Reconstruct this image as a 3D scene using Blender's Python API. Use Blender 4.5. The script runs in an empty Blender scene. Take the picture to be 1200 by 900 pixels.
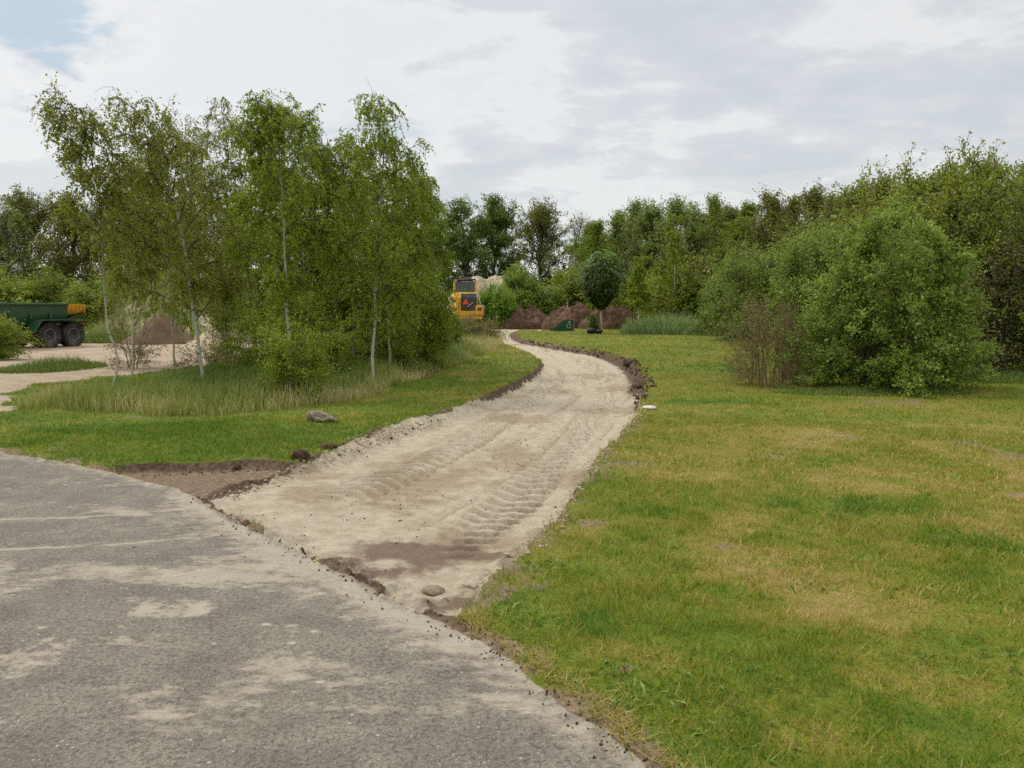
import bpy, math, random
import numpy as np
from mathutils import Vector, Matrix
PI = math.pi
SC = bpy.context.scene
COL = SC.collection
random.seed(7)

# ------------------------------------------------------------------ camera model (target pixels 1200x900)
FPX, CAMH = 906.0, 1.65
PITCH = math.atan(90 / FPX)
def ray(px, py):
    dx, dy = (px - 600) / FPX, -(py - 450) / FPX
    return (dx, math.cos(PITCH) + dy * math.sin(PITCH), -math.sin(PITCH) + dy * math.cos(PITCH))
def G(px, py, z=0.0):
    r = ray(px, py); t = (z - CAMH) / r[2]
    return np.array([r[0] * t, r[1] * t, z])
def P(px, py, Y):
    r = ray(px, py); t = Y / r[1]
    return np.array([r[0] * t, Y, CAMH + r[2] * t])

# ------------------------------------------------------------------ numpy noise
def _hash(ix, iy, seed):
    h = (ix.astype(np.int64) * 374761393 + iy.astype(np.int64) * 668265263 + seed * 144665) & 0xffffffff
    h = ((h ^ (h >> 13)) * 1274126177) & 0xffffffff
    h = (h ^ (h >> 16)) & 0xffffffff
    return h / 4294967295.0
def vnoise(x, y, seed=0):
    ix, iy = np.floor(x), np.floor(y)
    fx, fy = x - ix, y - iy
    fx = fx * fx * (3 - 2 * fx); fy = fy * fy * (3 - 2 * fy)
    a, b = _hash(ix, iy, seed), _hash(ix + 1, iy, seed)
    c, d = _hash(ix, iy + 1, seed), _hash(ix + 1, iy + 1, seed)
    return (a + (b - a) * fx) * (1 - fy) + (c + (d - c) * fx) * fy
def fbm(x, y, octv=4, seed=0, rough=0.5):
    x = np.asarray(x, float); y = np.asarray(y, float)
    s = 0; a = 1; tot = 0; ca, sa = math.cos(0.6), math.sin(0.6)
    for o in range(octv):
        s = s + a * vnoise(x, y, seed + o * 17); tot += a; a *= rough
        x, y = (x * ca - y * sa) * 2.03 + 11.3, (x * sa + y * ca) * 2.03 + 5.1
    return s / tot
def sstep(a, b, x):
    t = np.clip((x - a) / (b - a), 0, 1); return t * t * (3 - 2 * t)

# ------------------------------------------------------------------ mesh / object helpers
def make_mesh(name, V, loops, sizes, attrs=None, smooth=False, corner=None):
    me = bpy.data.meshes.new(name)
    V = np.asarray(V, np.float32); loops = np.asarray(loops, np.int32); sizes = np.asarray(sizes, np.int32)
    me.vertices.add(len(V)); me.vertices.foreach_set('co', V.ravel())
    me.loops.add(len(loops)); me.loops.foreach_set('vertex_index', loops)
    me.polygons.add(len(sizes))
    starts = np.concatenate([[0], np.cumsum(sizes)[:-1]]).astype(np.int32)
    me.polygons.foreach_set('loop_start', starts)
    if smooth: me.polygons.foreach_set('use_smooth', np.ones(len(sizes), bool))
    else: me.polygons.foreach_set('use_smooth', np.zeros(len(sizes), bool))
    for an, (dom, arr) in (attrs or {}).items():
        at = me.attributes.new(an, 'FLOAT', dom); at.data.foreach_set('value', np.asarray(arr, np.float32))
    me.update(calc_edges=True); me.validate()
    return me
def link(name, me, mat=None, parent=None, loc=None, label=None):
    o = bpy.data.objects.new(name, me); COL.objects.link(o)
    if mat is not None and me is not None and len(me.materials) == 0: me.materials.append(mat)
    if parent: o.parent = parent
    if loc is not None: o.location = loc
    if label: o['label'] = label
    return o
def empty(name, loc, rz=0, scale=None):
    o = bpy.data.objects.new(name, None); COL.objects.link(o); o.empty_display_size = .3
    o.location = loc; o.rotation_euler = (0, 0, rz)
    if scale is not None: o.scale = scale if hasattr(scale, '__len__') else (scale,) * 3
    return o
def tag(o, label=None, cat=None, group=None, kind=None):
    if label: o['label'] = label
    if cat: o['category'] = cat
    if group: o['group'] = group
    if kind: o['kind'] = kind
    return o
class MB:
    "collects small hard-surface shapes into one mesh"
    def __init__(s): s.V = []; s.F = []
    def add(s, vs, fs):
        n = len(s.V); s.V += [tuple(v) for v in vs]; s.F += [tuple(i + n for i in f) for f in fs]; return s
    def box(s, c, d, rx=0, ry=0, rz=0, ch=0.0, taper=(1, 1)):
        hx, hy, hz = d[0] / 2, d[1] / 2, d[2] / 2
        ch = min(ch, hx * .9, hy * .9, hz * .9)
        M = Matrix.Rotation(rz, 3, 'Z') @ Matrix.Rotation(ry, 3, 'Y') @ Matrix.Rotation(rx, 3, 'X')
        if ch <= 0:
            vs = [(x * hx * (taper[0] if z > 0 else 1), y * hy * (taper[1] if z > 0 else 1), z * hz) for z in (-1, 1) for x, y in ((-1, -1), (1, -1), (1, 1), (-1, 1))]
            fs = [(3, 2, 1, 0), (4, 5, 6, 7), (0, 1, 5, 4), (1, 2, 6, 5), (2, 3, 7, 6), (3, 0, 4, 7)]
        else:
            vs = []
            for z, ins in ((-hz, ch), (-hz + ch, 0), (hz - ch, 0), (hz, ch)):
                tx, ty = (taper if z > 0 else (1, 1))
                ax, ay = hx * tx - ins, hy * ty - ins; c2 = ch * .7
                vs += [(-ax + c2, -ay, z), (ax - c2, -ay, z), (ax, -ay + c2, z), (ax, ay - c2, z), (ax - c2, ay, z), (-ax + c2, ay, z), (-ax, ay - c2, z), (-ax, -ay + c2, z)]
            fs = [tuple(range(7, -1, -1)), tuple(range(24, 32))]
            for l in range(3):
                for k in range(8): fs.append((l * 8 + k, l * 8 + (k + 1) % 8, l * 8 + 8 + (k + 1) % 8, l * 8 + 8 + k))
        return s.add([Vector(c) + M @ Vector(v) for v in vs], fs)
    def prism(s, prof, x0, x1, axis='x'):
        "profile (a,b) extruded along an axis"
        n = len(prof)
        mk = {'x': lambda a, b, t: (t, a, b), 'y': lambda a, b, t: (a, t, b), 'z': lambda a, b, t: (a, b, t)}[axis]
        vs = [mk(a, b, x0) for a, b in prof] + [mk(a, b, x1) for a, b in prof]
        return s.add(vs, [tuple(range(n)), tuple(range(2 * n - 1, n - 1, -1))] + [(i, (i + 1) % n, n + (i + 1) % n, n + i) for i in range(n)])
    def lathe(s, c, prof, axis='x', n=28):
        "profile of (radius, along)"
        vs = []; m = len(prof)
        for k in range(n):
            a = 2 * PI * k / n
            for r, t in prof:
                v = {'x': (t, r * math.cos(a), r * math.sin(a)), 'y': (r * math.cos(a), t, r * math.sin(a)), 'z': (r * math.cos(a), r * math.sin(a), t)}[axis]
                vs.append((c[0] + v[0], c[1] + v[1], c[2] + v[2]))
        fs = [(k * m + j, ((k + 1) % n) * m + j, ((k + 1) % n) * m + j + 1, k * m + j + 1) for k in range(n) for j in range(m - 1)]
        fs += [tuple(k * m for k in range(n)), tuple(k * m + m - 1 for k in range(n - 1, -1, -1))]
        return s.add(vs, fs)
    def tube(s, p0, p1, r, n=8, r1=None):
        p0, p1 = Vector(p0), Vector(p1); d = (p1 - p0).normalized(); r1 = r if r1 is None else r1
        a = d.orthogonal().normalized(); b = d.cross(a); vs = []
        for p, q in ((p0, r), (p1, r1)):
            for k in range(n): vs.append(p + (a * math.cos(2 * PI * k / n) + b * math.sin(2 * PI * k / n)) * q)
        return s.add(vs, [tuple(range(n - 1, -1, -1)), tuple(range(n, 2 * n))] + [(k, (k + 1) % n, n + (k + 1) % n, n + k) for k in range(n)])
    def build(s, name, mat, parent=None, label=None, smooth=False):
        me = bpy.data.meshes.new(name); me.from_pydata(s.V, [], s.F)
        import bmesh
        bm = bmesh.new(); bm.from_mesh(me); bmesh.ops.recalc_face_normals(bm, faces=bm.faces); bm.to_mesh(me); bm.free()
        if smooth:
            for p in me.polygons: p.use_smooth = True
        return link(name, me, mat, parent, label=label)

# ------------------------------------------------------------------ node helpers
def srgb(r, g, b):
    f = lambda c: (c / 255 / 12.92) if c / 255 <= .04045 else ((c / 255 + .055) / 1.055) ** 2.4
    return (f(r), f(g), f(b), 1)
class NT:
    def __init__(s, tree): s.t = tree; s.n = tree.nodes; s.l = tree.links
    def new(s, typ, **kw):
        nd = s.n.new(typ)
        for k, v in kw.items(): setattr(nd, k, v)
        return nd
    def put(s, nd, i, v):
        if isinstance(v, bpy.types.NodeSocket): s.l.new(v, nd.inputs[i])
        elif v is not None:
            if isinstance(v, tuple) and len(v) == 4 and nd.inputs[i].type == 'VECTOR': v = v[:3]
            nd.inputs[i].default_value = v
    def m(s, op, a, b=None, c=None, clamp=False):
        nd = s.new('ShaderNodeMath', operation=op, use_clamp=clamp)
        s.put(nd, 0, a)
        if b is not None: s.put(nd, 1, b)
        if c is not None: s.put(nd, 2, c)
        return nd.outputs[0]
    def mix(s, f, a, b, blend='MIX'):
        nd = s.new('ShaderNodeMix', data_type='RGBA', blend_type=blend, clamp_factor=True)
        s.put(nd, 0, f); s.put(nd, 6, a); s.put(nd, 7, b); return nd.outputs[2]
    def ss(s, x, a, b, lo=0.0, hi=1.0):
        nd = s.new('ShaderNodeMapRange', interpolation_type='SMOOTHSTEP')
        s.put(nd, 0, x); s.put(nd, 1, a); s.put(nd, 2, b); s.put(nd, 3, lo); s.put(nd, 4, hi); return nd.outputs[0]
    def noise(s, vec, scale, detail=4, rough=.55, dist=0.0, col=False):
        nd = s.new('ShaderNodeTexNoise'); s.put(nd, 'Vector', vec)
        nd.inputs['Scale'].default_value = scale; nd.inputs['Detail'].default_value = detail
        nd.inputs['Roughness'].default_value = rough; nd.inputs['Distortion'].default_value = dist
        return nd.outputs['Color' if col else 'Fac']
    def voro(s, vec, scale, feat='F1', out='Distance', rnd=1.0):
        nd = s.new('ShaderNodeTexVoronoi', feature=feat); s.put(nd, 'Vector', vec)
        nd.inputs['Scale'].default_value = scale; nd.inputs['Randomness'].default_value = rnd
        return nd.outputs[out]
    def attr(s, name):
        nd = s.new('ShaderNodeAttribute', attribute_name=name); return nd.outputs['Fac']
    def map(s, vec, scale=(1, 1, 1), loc=(0, 0, 0), rot=(0, 0, 0)):
        nd = s.new('ShaderNodeMapping'); s.put(nd, 0, vec); nd.inputs['Scale'].default_value = scale
        nd.inputs['Location'].default_value = loc; nd.inputs['Rotation'].default_value = rot; return nd.outputs[0]
def mat(name):
    m = bpy.data.materials.new(name); m.use_nodes = True; t = NT(m.node_tree); t.n.clear()
    out = t.new('ShaderNodeOutputMaterial'); return m, t, out
def principled(t, out, col, rough=.8, spec=.3, metal=0.0, normal=None, coat=0.0):
    p = t.new('ShaderNodeBsdfPrincipled'); t.put(p, 'Base Color', col); t.put(p, 'Roughness', rough)
    p.inputs['Specular IOR Level'].default_value = spec; t.put(p, 'Metallic', metal); p.inputs['Coat Weight'].default_value = coat
    if normal is not None: t.l.new(normal, p.inputs['Normal'])
    if out: t.l.new(p.outputs[0], out.inputs[0])
    return p
def bump(t, h, strength=.5, dist=.02):
    b = t.new('ShaderNodeBump'); b.inputs['Strength'].default_value = strength; b.inputs['Distance'].default_value = dist
    t.put(b, 'Height', h); return b.outputs[0]
def simple(name, col, rough=.6, metal=0, spec=.4, dirt=None, dirt_amt=.35, scale=6):
    m, t, out = mat(name); co = t.new('ShaderNodeTexCoord').outputs['Object']
    c = t.mix(t.m('MULTIPLY', t.noise(co, scale, 6, .65), .35), col, tuple(x * .6 for x in col[:3]) + (1,))
    if dirt: c = t.mix(t.ss(t.noise(co, scale * .6, 6, .7), .65 - dirt_amt * .5, .8), c, dirt)
    principled(t, out, c, rough, spec, metal); return m

def leaf_mat(name, dark, mid, light, trans=.35, rough=.55, nscale=.8, spec=.3):
    m, t, out = mat(name)
    r = t.attr('rnd'); g = t.new('ShaderNodeNewGeometry')
    n = t.noise(g.outputs['Position'], nscale, 3, .6)
    f = t.m('ADD', t.m('MULTIPLY', r, .6), t.m('MULTIPLY', t.m('SUBTRACT', n, .3), 1.0))
    ramp = t.new('ShaderNodeValToRGB'); t.put(ramp, 0, f)
    e = ramp.color_ramp.elements; e[0].position = .1; e[0].color = dark; e[1].position = .95; e[1].color = light
    k = e.new(.5); k.color = mid
    c = ramp.outputs[0]
    p = principled(t, None, c, rough, spec)
    tr = t.new('ShaderNodeBsdfTranslucent'); t.put(tr, 0, t.mix(.5, c, light))
    mx = t.new('ShaderNodeMixShader'); mx.inputs[0].default_value = trans
    t.l.new(p.outputs[0], mx.inputs[1]); t.l.new(tr.outputs[0], mx.inputs[2]); t.l.new(mx.outputs[0], out.inputs[0])
    return m
def bark_mat(name, a, b, scale=9):
    m, t, out = mat(name); co = t.new('ShaderNodeTexCoord').outputs['Object']
    n = t.noise(t.map(co, (1, 1, .3)), scale, 6, .7)
    principled(t, out, t.mix(t.ss(n, .35, .65), a, b), .9, .2, normal=bump(t, n, .6, .02)); return m
def birch_bark():
    m, t, out = mat('birch_bark'); co = t.new('ShaderNodeTexCoord').outputs['Object']
    n1 = t.noise(t.map(co, (1, 1, 4.5)), 5, 5, .75); n2 = t.noise(t.map(co, (3, 3, 1)), 4, 4, .6)
    w = t.mix(n2, (.52, .49, .40, 1), (.30, .29, .22, 1))
    c = t.mix(t.ss(n1, .56, .62), w, (.05, .045, .035, 1))
    thick = t.attr('thick')                                     # real bark: only the stem is white, limbs are dark brown
    c = t.mix(t.ss(thick, .012, .020), (.055, .045, .03, 1), c)
    principled(t, out, c, .8, .25, normal=bump(t, n1, .4, .01)); return m

# ------------------------------------------------------------------ trees (vectorised)
def tubes(L, R, k):
    "L [B,n,3] polylines, R [B,n] radii -> V, quads"
    B, n, _ = L.shape
    T = np.gradient(L, axis=1); T /= np.linalg.norm(T, axis=2, keepdims=True) + 1e-9
    ref = np.where(np.abs(T[..., 2:3]) > .9, np.array([1., 0, 0]), np.array([0, 0, 1.]))
    A = np.cross(T, ref); A /= np.linalg.norm(A, axis=2, keepdims=True) + 1e-9
    Bn = np.cross(T, A)
    ang = np.arange(k) * 2 * PI / k
    V = L[:, :, None, :] + R[:, :, None, None] * (A[:, :, None, :] * np.cos(ang)[None, None, :, None] + Bn[:, :, None, :] * np.sin(ang)[None, None, :, None])
    idx = np.arange(B * n * k).reshape(B, n, k)
    q = np.stack([idx[:, :-1, :], np.roll(idx, -1, 2)[:, :-1, :], np.roll(idx, -1, 2)[:, 1:, :], idx[:, 1:, :]], -1).reshape(-1, 4)
    return V.reshape(-1, 3), q, np.repeat(R.reshape(-1), k)
class Wood:
    def __init__(s): s.V = []; s.Q = []; s.T = []; s.n = 0
    def add(s, L, R, k):
        V, q, th = tubes(L, R, k); s.V.append(V); s.Q.append(q + s.n); s.T.append(th); s.n += len(V)
    def mesh(s, name):
        V = np.concatenate(s.V); Q = np.concatenate(s.Q)
        return make_mesh(name, V, Q.ravel(), np.full(len(Q), 4), {'thick': ('POINT', np.concatenate(s.T))}, smooth=True)
def unit(v): return v / (np.linalg.norm(v, axis=-1, keepdims=True) + 1e-9)
def interp(L, b, t):
    n = L.shape[1]; f = t * (n - 1); i = np.clip(np.floor(f).astype(int), 0, n - 2); w = (f - i)[:, None]
    p = L[b, i] * (1 - w) + L[b, i + 1] * w; d = unit(L[b, i + 1] - L[b, i]); return p, d
def grow(rng, start, d0, length, n, grav, wig):
    B = len(start); L = np.zeros((B, n, 3)); L[:, 0] = start; d = unit(d0); st = (length / (n - 1))[:, None]
    for i in range(1, n):
        d = unit(d + rng.normal(0, wig, (B, 3)) + np.array([0, 0, 1.]) * (grav[:, None] if hasattr(grav, '__len__') else grav))
        L[:, i] = L[:, i - 1] + d * st
    return L
def leaves_mesh(name, rng, C, D, size, aspect=.62, updir=.5, rnd=None):
    "rhombic leaves, C centres, D axis"
    N = len(C); D = unit(D); nrm = unit(rng.normal(0, 1, (N, 3)) + np.array([0, 0, updir]))
    S = unit(np.cross(D, nrm)); s = (size * rng.uniform(.6, 1.3, N))[:, None]; nn = np.cross(S, D)
    V = np.stack([C - D * s * .5, C + S * s * aspect * .5 + nn * s * .06, C + D * s * .5, C - S * s * aspect * .5 + nn * s * .06], 1).reshape(-1, 3)
    return make_mesh(name, V, np.arange(N * 4), np.full(N, 4), {'rnd': ('FACE', rng.random(N) if rnd is None else rnd)})

def trunk_radius(n, r0, r1, flare=.3):
    t = np.linspace(0, 1, n); r = r0 + (r1 - r0) * t ** .85; r[0] *= 1 + flare; return r
def birch(seed, trunk, r0, nl=26, spread=.24, cb=.16, sub=8, tw=7, lf=14, leaf=.05, droop=.10, fill=1.25, low=False, hang=1.0):
    "trunk: polyline in local coordinates; returns (wood mesh, leaf mesh)"
    rng = np.random.default_rng(seed); W = Wood(); H = trunk[-1, 2]
    n = 22; tt = np.linspace(0, 1, n); src = np.linspace(0, 1, len(trunk))
    T = np.stack([np.interp(tt, src, trunk[:, i]) for i in range(3)], 1)
    for _ in range(2): T[1:-1] = .25 * T[:-2] + .5 * T[1:-1] + .25 * T[2:]
    T[1:-1, :2] += rng.normal(0, .012, (n - 2, 2)); T = T[None]
    W.add(T, trunk_radius(n, r0, .006)[None], 8)
    t = cb + (1 - cb) * (np.arange(nl) + rng.random(nl)) / nl * .97
    p, d = interp(T, np.zeros(nl, int), t); az = np.arange(nl) * 2.4 + rng.normal(0, .5, nl)
    prof = np.clip(1.25 - 1.05 * t, .13, 1) * np.clip((t - cb + .12) / .25, .5, 1)
    ln = H * spread * prof * rng.uniform(.7, 1.25, nl)
    out = np.stack([np.cos(az), np.sin(az), np.zeros(nl)], 1)
    L1 = grow(rng, p, out * .8 + d * rng.uniform(.5, 1.1, (nl, 1)), ln, 9, -.03 - droop * rng.random(nl), .09)
    r0 = r0 * 1.0; rr = r0 * .32 * (1.15 - t)[:, None] * np.linspace(1, .25, 9)[None] + .003
    W.add(L1, rr, 5)
    allL = [(L1, 1)]
    B = int(nl * sub * (1 - cb) / .85); pb = rng.choice(nl, B, p=ln ** 1.15 / (ln ** 1.15).sum()); ts = rng.uniform(.12, 1, B)
    p, d = interp(L1, pb, ts)
    L2 = grow(rng, p, d * .7 + rng.normal(0, .6, (B, 3)) + [0, 0, .1], ln[pb] * rng.uniform(.25, .5, B) * (1.2 - .5 * ts) + .12, 6, -.14 - 1.6 * droop * rng.random(B), .12)
    W.add(L2, np.linspace(.007, .003, 6)[None].repeat(B, 0), 3)
    # top leader twigs
    m = 18; p, d = interp(T, np.zeros(m, int), rng.uniform(.6, 1, m))
    L2b = grow(rng, p, rng.normal(0, 1, (m, 3)) * [.9, .9, .2] + d * .5, rng.uniform(.10, .42, m) * H / 6, 6, -.30 * hang, .1)
    W.add(L2b, np.linspace(.006, .003, 6)[None].repeat(m, 0), 3)
    LL = np.concatenate([L2, L2b])
    B2 = len(LL) * tw; pb = np.repeat(np.arange(len(LL)), tw); ts = rng.uniform(.2, 1, B2)
    p, d = interp(LL, pb, ts)
    L3 = grow(rng, p, d * .6 + rng.normal(0, .5, (B2, 3)), rng.uniform(.10, .44, B2), 4, -.42 * hang, .1)
    W.add(L3[::2], np.linspace(.0035, .002, 4)[None].repeat(len(L3[::2]), 0), 3)
    # long hanging strands at the limb ends and along the arched top
    ks = 5 * nl; pb = rng.choice(nl, ks, p=(ln + .25) / (ln + .25).sum()); p1, d1 = interp(L1, pb, rng.uniform(.6, 1, ks))
    kt = 16; p2, d2 = interp(T, np.zeros(kt, int), rng.uniform(.72, 1, kt)); ps, ds = np.concatenate([p1, p2]), np.concatenate([d1, d2 * .3]); ks += kt
    L4 = grow(rng, ps, ds * .7 + rng.normal(0, .35, (ks, 3)), rng.uniform(.25, .75, ks) * min(H / 6, 1.1) * hang, 9, -.45, .07)
    W.add(L4, np.linspace(.004, .002, 9)[None].repeat(ks, 0), 3)
    ns = ks * 20; pb = rng.integers(0, ks, ns); p4, d4 = interp(L4, pb, rng.uniform(.15, 1, ns)); C4 = p4 + rng.normal(0, .016, (ns, 3)); D4 = unit(rng.normal(0, .6, (ns, 3)) + [0, 0, -1])
    nlv = int(B2 * lf * fill * 1.0); pb = rng.integers(0, B2, nlv); p, d = interp(L3, pb, rng.uniform(.1, 1, nlv))
    kp = rng.random(nlv) < 1 - .60 * sstep(.55, 1.0, p[:, 2] / H); p = p[kp]; nlv = len(p)
    C = p + rng.normal(0, .020, (nlv, 3)); D = unit(rng.normal(0, 1, (nlv, 3)) + [0, 0, -.8 * hang]); C = np.concatenate([C, C4]); D = np.concatenate([D, D4])
    return W.mesh('birch_wood'), leaves_mesh('birch_leaves', rng, C, D, leaf, .75)

def bushy(seed, R, H, nst=16, nt=260, sub=7, lf=14, leaf=.06, z0=.05, shell=.55, noise=.25, twigk=.28, aspect=.6, upright=.3, woodr=.02, cut=0.0, fan=.6, base=.12):
    "dense shrub: stems from the ground fan to targets inside a lumpy dome"
    rng = np.random.default_rng(seed); W = Wood()
    az = rng.uniform(0, 2 * PI, nt); u = rng.uniform(cut, 1, nt)            # u: height angle
    ph = np.arcsin(np.clip(u, 0, 1)); rad = rng.uniform(shell, 1, nt) ** .6
    lump = 1 + noise * (fbm(np.cos(az) * 1.6 + 9 + u * 2, np.sin(az) * 1.6 + 4 + u, 3, seed) - .5) * 2
    E = np.stack([np.cos(az) * np.cos(ph) ** .7 * R[0], np.sin(az) * np.cos(ph) ** .7 * R[1], z0 + np.sin(ph) * (H - z0)], 1) * (rad * lump)[:, None]
    E[:, 2] = np.maximum(E[:, 2], z0)
    # stems
    sa = rng.uniform(0, 2 * PI, nst); S1 = np.stack([np.cos(sa) * R[0] * .55, np.sin(sa) * R[1] * .55, np.full(nst, H * .7)], 1) * rng.uniform(.5, 1.1, (nst, 1))
    S0 = np.stack([np.cos(sa) * R[0] * base * rng.random(nst) ** .5, np.sin(sa) * R[1] * base * rng.random(nst) ** .5, np.full(nst, -.05)], 1)
    n = 8; t = np.linspace(0, 1, n)[None, :, None]; ctrl = S0 * .6 + S1 * .4 + np.array([0, 0, H * .15])
    L1 = S0[:, None] * (1 - t) ** 2 + 2 * ctrl[:, None] * t * (1 - t) + S1[:, None] * t ** 2
    L1[:, 1:] += rng.normal(0, .02 * H, (nst, n - 1, 3)) * .6
    W.add(L1, np.linspace(woodr, woodr * .3, n)[None].repeat(nst, 0), 5)
    # each target grows from the nearest stem point
    pts = L1[:, 1:7].reshape(-1, 3); j = np.argmin(((E[:, None] - pts[None] - [0, 0, .1 * H]) ** 2).sum(2), 1); A = pts[j]
    t = np.linspace(0, 1, 7)[None, :, None]; ctrl = (A + E) / 2 + np.array([0, 0, H * .06])
    L2 = A[:, None] * (1 - t) ** 2 + 2 * ctrl[:, None] * t * (1 - t) + E[:, None] * t ** 2
    L2[:, 1:] += rng.normal(0, .012 * H, (nt, 6, 3))
    W.add(L2, np.linspace(woodr * .4, woodr * .12, 7)[None].repeat(nt, 0), 3)
    B = nt * sub; pb = np.repeat(np.arange(nt), sub); p, d = interp(L2, pb, rng.uniform(.35, 1, B) )
    L3 = grow(rng, p, d * .5 + rng.normal(0, .5, (B, 3)) + unit(p - [0, 0, H * .3]) * fan + [0, 0, upright], rng.uniform(.5, 1.2, B) * twigk, 5, 0.0, .12)
    L3[..., 2] = np.maximum(L3[..., 2], .02)
    W.add(L3, np.linspace(woodr * .14, woodr * .07, 5)[None].repeat(B, 0), 3)
    nlv = int(B * lf); pb = rng.integers(0, B, nlv); p, d = interp(L3, pb, rng.uniform(.1, 1, nlv))
    C = p + rng.normal(0, leaf * .6, (nlv, 3)); C[:, 2] = np.maximum(C[:, 2], .03)
    D = unit(d * .6 + rng.normal(0, .7, (nlv, 3)))
    return W.mesh('shrub_wood'), leaves_mesh('shrub_leaves', rng, C, D, leaf, aspect)

def broad(seed, H, R, cb=.3, nl=9, nt=110, tw=9, lf=15, leaf=.17, r0=.25, lumps=7, jit=.16, slim=0.0, openness=0.0, twl=.08):
    "large tree: trunk, limbs reaching into several overlapping crown lobes"
    rng = np.random.default_rng(seed); W = Wood()
    n = 10; t = np.linspace(0, 1, n); top = H * (.75 + slim)
    T = np.stack([np.cumsum(rng.normal(0, .008 * H, n)), np.cumsum(rng.normal(0, .008 * H, n)), t * top - .15], 1); T[0, :2] = 0; T = T[None]
    W.add(T, trunk_radius(n, r0, r0 * .12)[None], 8)
    # crown lobes
    la = np.arange(lumps) * 2.4 + rng.random(); lz = cb + (1 - cb) * (np.arange(lumps) + .6) / (lumps + .4)
    prof = np.sin(np.clip((lz - cb) / (1 - cb), .04, .98) ** .75 * PI) ** .6
    lc = np.stack([np.cos(la) * R * .45 * prof, np.sin(la) * R * .45 * prof, lz * H], 1); lr = R * rng.uniform(.48, .78, lumps) * np.clip(prof, .45, 1)
    lc[-1, :2] *= .3
    k = rng.integers(0, lumps, nt); v = unit(rng.normal(0, 1, (nt, 3))); E = lc[k] + v * (lr[k] * rng.uniform(.3, 1, nt) ** .5 * rng.uniform(.75, 1.3, nt))[:, None] * [1, 1, .85]
    E[:, 2] = np.where(E[:, 2] > H, H - (E[:, 2] - H) * .6, E[:, 2])
    lt = np.clip(lz * H * rng.uniform(.55, .8, lumps) / top, .1, .95); A, _ = interp(T, np.zeros(lumps, int), lt)
    q = np.linspace(0, 1, 8)[None, :, None]; ct = (A + lc) / 2 + np.array([0, 0, -.02 * H])
    L1 = A[:, None] * (1 - q) ** 2 + 2 * ct[:, None] * q * (1 - q) + lc[:, None] * q ** 2; L1[:, 1:] += rng.normal(0, .008 * H, (lumps, 7, 3))
    W.add(L1, np.linspace(r0 * .45, r0 * .1, 8)[None].repeat(lumps, 0), 6)
    p, _ = interp(L1, k, rng.uniform(.3, 1, nt)); ct = (p + E) / 2 + np.array([0, 0, .01 * H])
    q = np.linspace(0, 1, 6)[None, :, None]
    L2 = p[:, None] * (1 - q) ** 2 + 2 * ct[:, None] * q * (1 - q) + E[:, None] * q ** 2; L2[:, 1:] += rng.normal(0, .007 * H, (nt, 5, 3))
    W.add(L2, np.linspace(r0 * .16, r0 * .04, 6)[None].repeat(nt, 0), 4)
    B = nt * tw; pb = np.repeat(np.arange(nt), tw); p, d = interp(L2, pb, rng.uniform(.3, 1, B))
    L3 = grow(rng, p, d * .5 + rng.normal(0, .8, (B, 3)) + [0, 0, .25], rng.uniform(.5, 1.2, B) * H * twl, 4, 0, .15)
    W.add(L3, np.linspace(r0 * .035, r0 * .015, 4)[None].repeat(B, 0), 3)
    nlv = int(B * lf); pb = rng.integers(0, B, nlv); p, d = interp(L3, pb, rng.uniform(.2, 1, nlv)); C = p + rng.normal(0, jit * H * .06, (nlv, 3))
    return W.mesh('tree_wood'), leaves_mesh('tree_leaves', rng, C, rng.normal(0, 1, (nlv, 3)), leaf, .8, .8)

# ------------------------------------------------------------------ materials
M_birchbark = birch_bark()
M_bark = bark_mat('dark_bark', (.05, .042, .03, 1), (.12, .10, .07, 1))
M_twig = bark_mat('shrub_bark', (.07, .06, .04, 1), (.14, .11, .075, 1), 14)
M_twigbrown = bark_mat('brown_twigs', (.16, .11, .06, 1), (.30, .22, .12, 1), 14)
L_birch = leaf_mat('birch_leaf', (0.1098, 0.1503, 0.0106, 1), (0.2086, 0.2763, 0.0194, 1), (0.3513, 0.4325, 0.0388, 1), .42)
L_birchb = leaf_mat('birch_leaf_olive', (0.1247, 0.1355, 0.014, 1), (0.2168, 0.2391, 0.0235, 1), (0.3468, 0.3746, 0.0449, 1), .40)
L_sallow = leaf_mat('sallow_leaf', (0.0903, 0.1471, 0.019425, 1), (0.1804, 0.2646, 0.03234, 1), (0.4059, 0.5175, 0.096915, 1), .35)
L_willow = leaf_mat('willow_leaf', (0.13, 0.1826, 0.0292, 1), (0.2168, 0.2923, 0.0454, 1), (0.336, 0.4261, 0.08, 1), .3)
L_oak = leaf_mat('oak_leaf', (0.0622, 0.1156, 0.0136, 1), (0.114, 0.1888, 0.0209, 1), (0.1971, 0.286, 0.0371, 1), .35, nscale=.3)
L_oakb = leaf_mat('oak_leaf_brown', (0.0942, 0.1005, 0.0157, 1), (0.1556, 0.1642, 0.0235, 1), (0.2357, 0.2435, 0.0421, 1), .35, nscale=.3)
L_woodg = leaf_mat('wood_leaf_green', (0.0959, 0.1359, 0.0133, 1), (0.1667, 0.2265, 0.0214, 1), (0.2727, 0.3398, 0.0382, 1), .35, nscale=.3)
L_woodp = leaf_mat('wood_leaf_pale', (0.132, 0.1748, 0.0365, 1), (0.2074, 0.2647, 0.0561, 1), (0.3205, 0.3918, 0.101, 1), .35, nscale=.3)
L_woodb = leaf_mat('wood_leaf_brown', (0.1089, 0.1165, 0.019, 1), (0.1782, 0.1922, 0.0309, 1), (0.2673, 0.2795, 0.0505, 1), .3, nscale=.3)
L_yellow = leaf_mat('yellowgreen_leaf', (0.1394, 0.1616, 0.015, 1), (0.2323, 0.2661, 0.027, 1), (0.353, 0.3992, 0.048, 1), .42)
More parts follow.
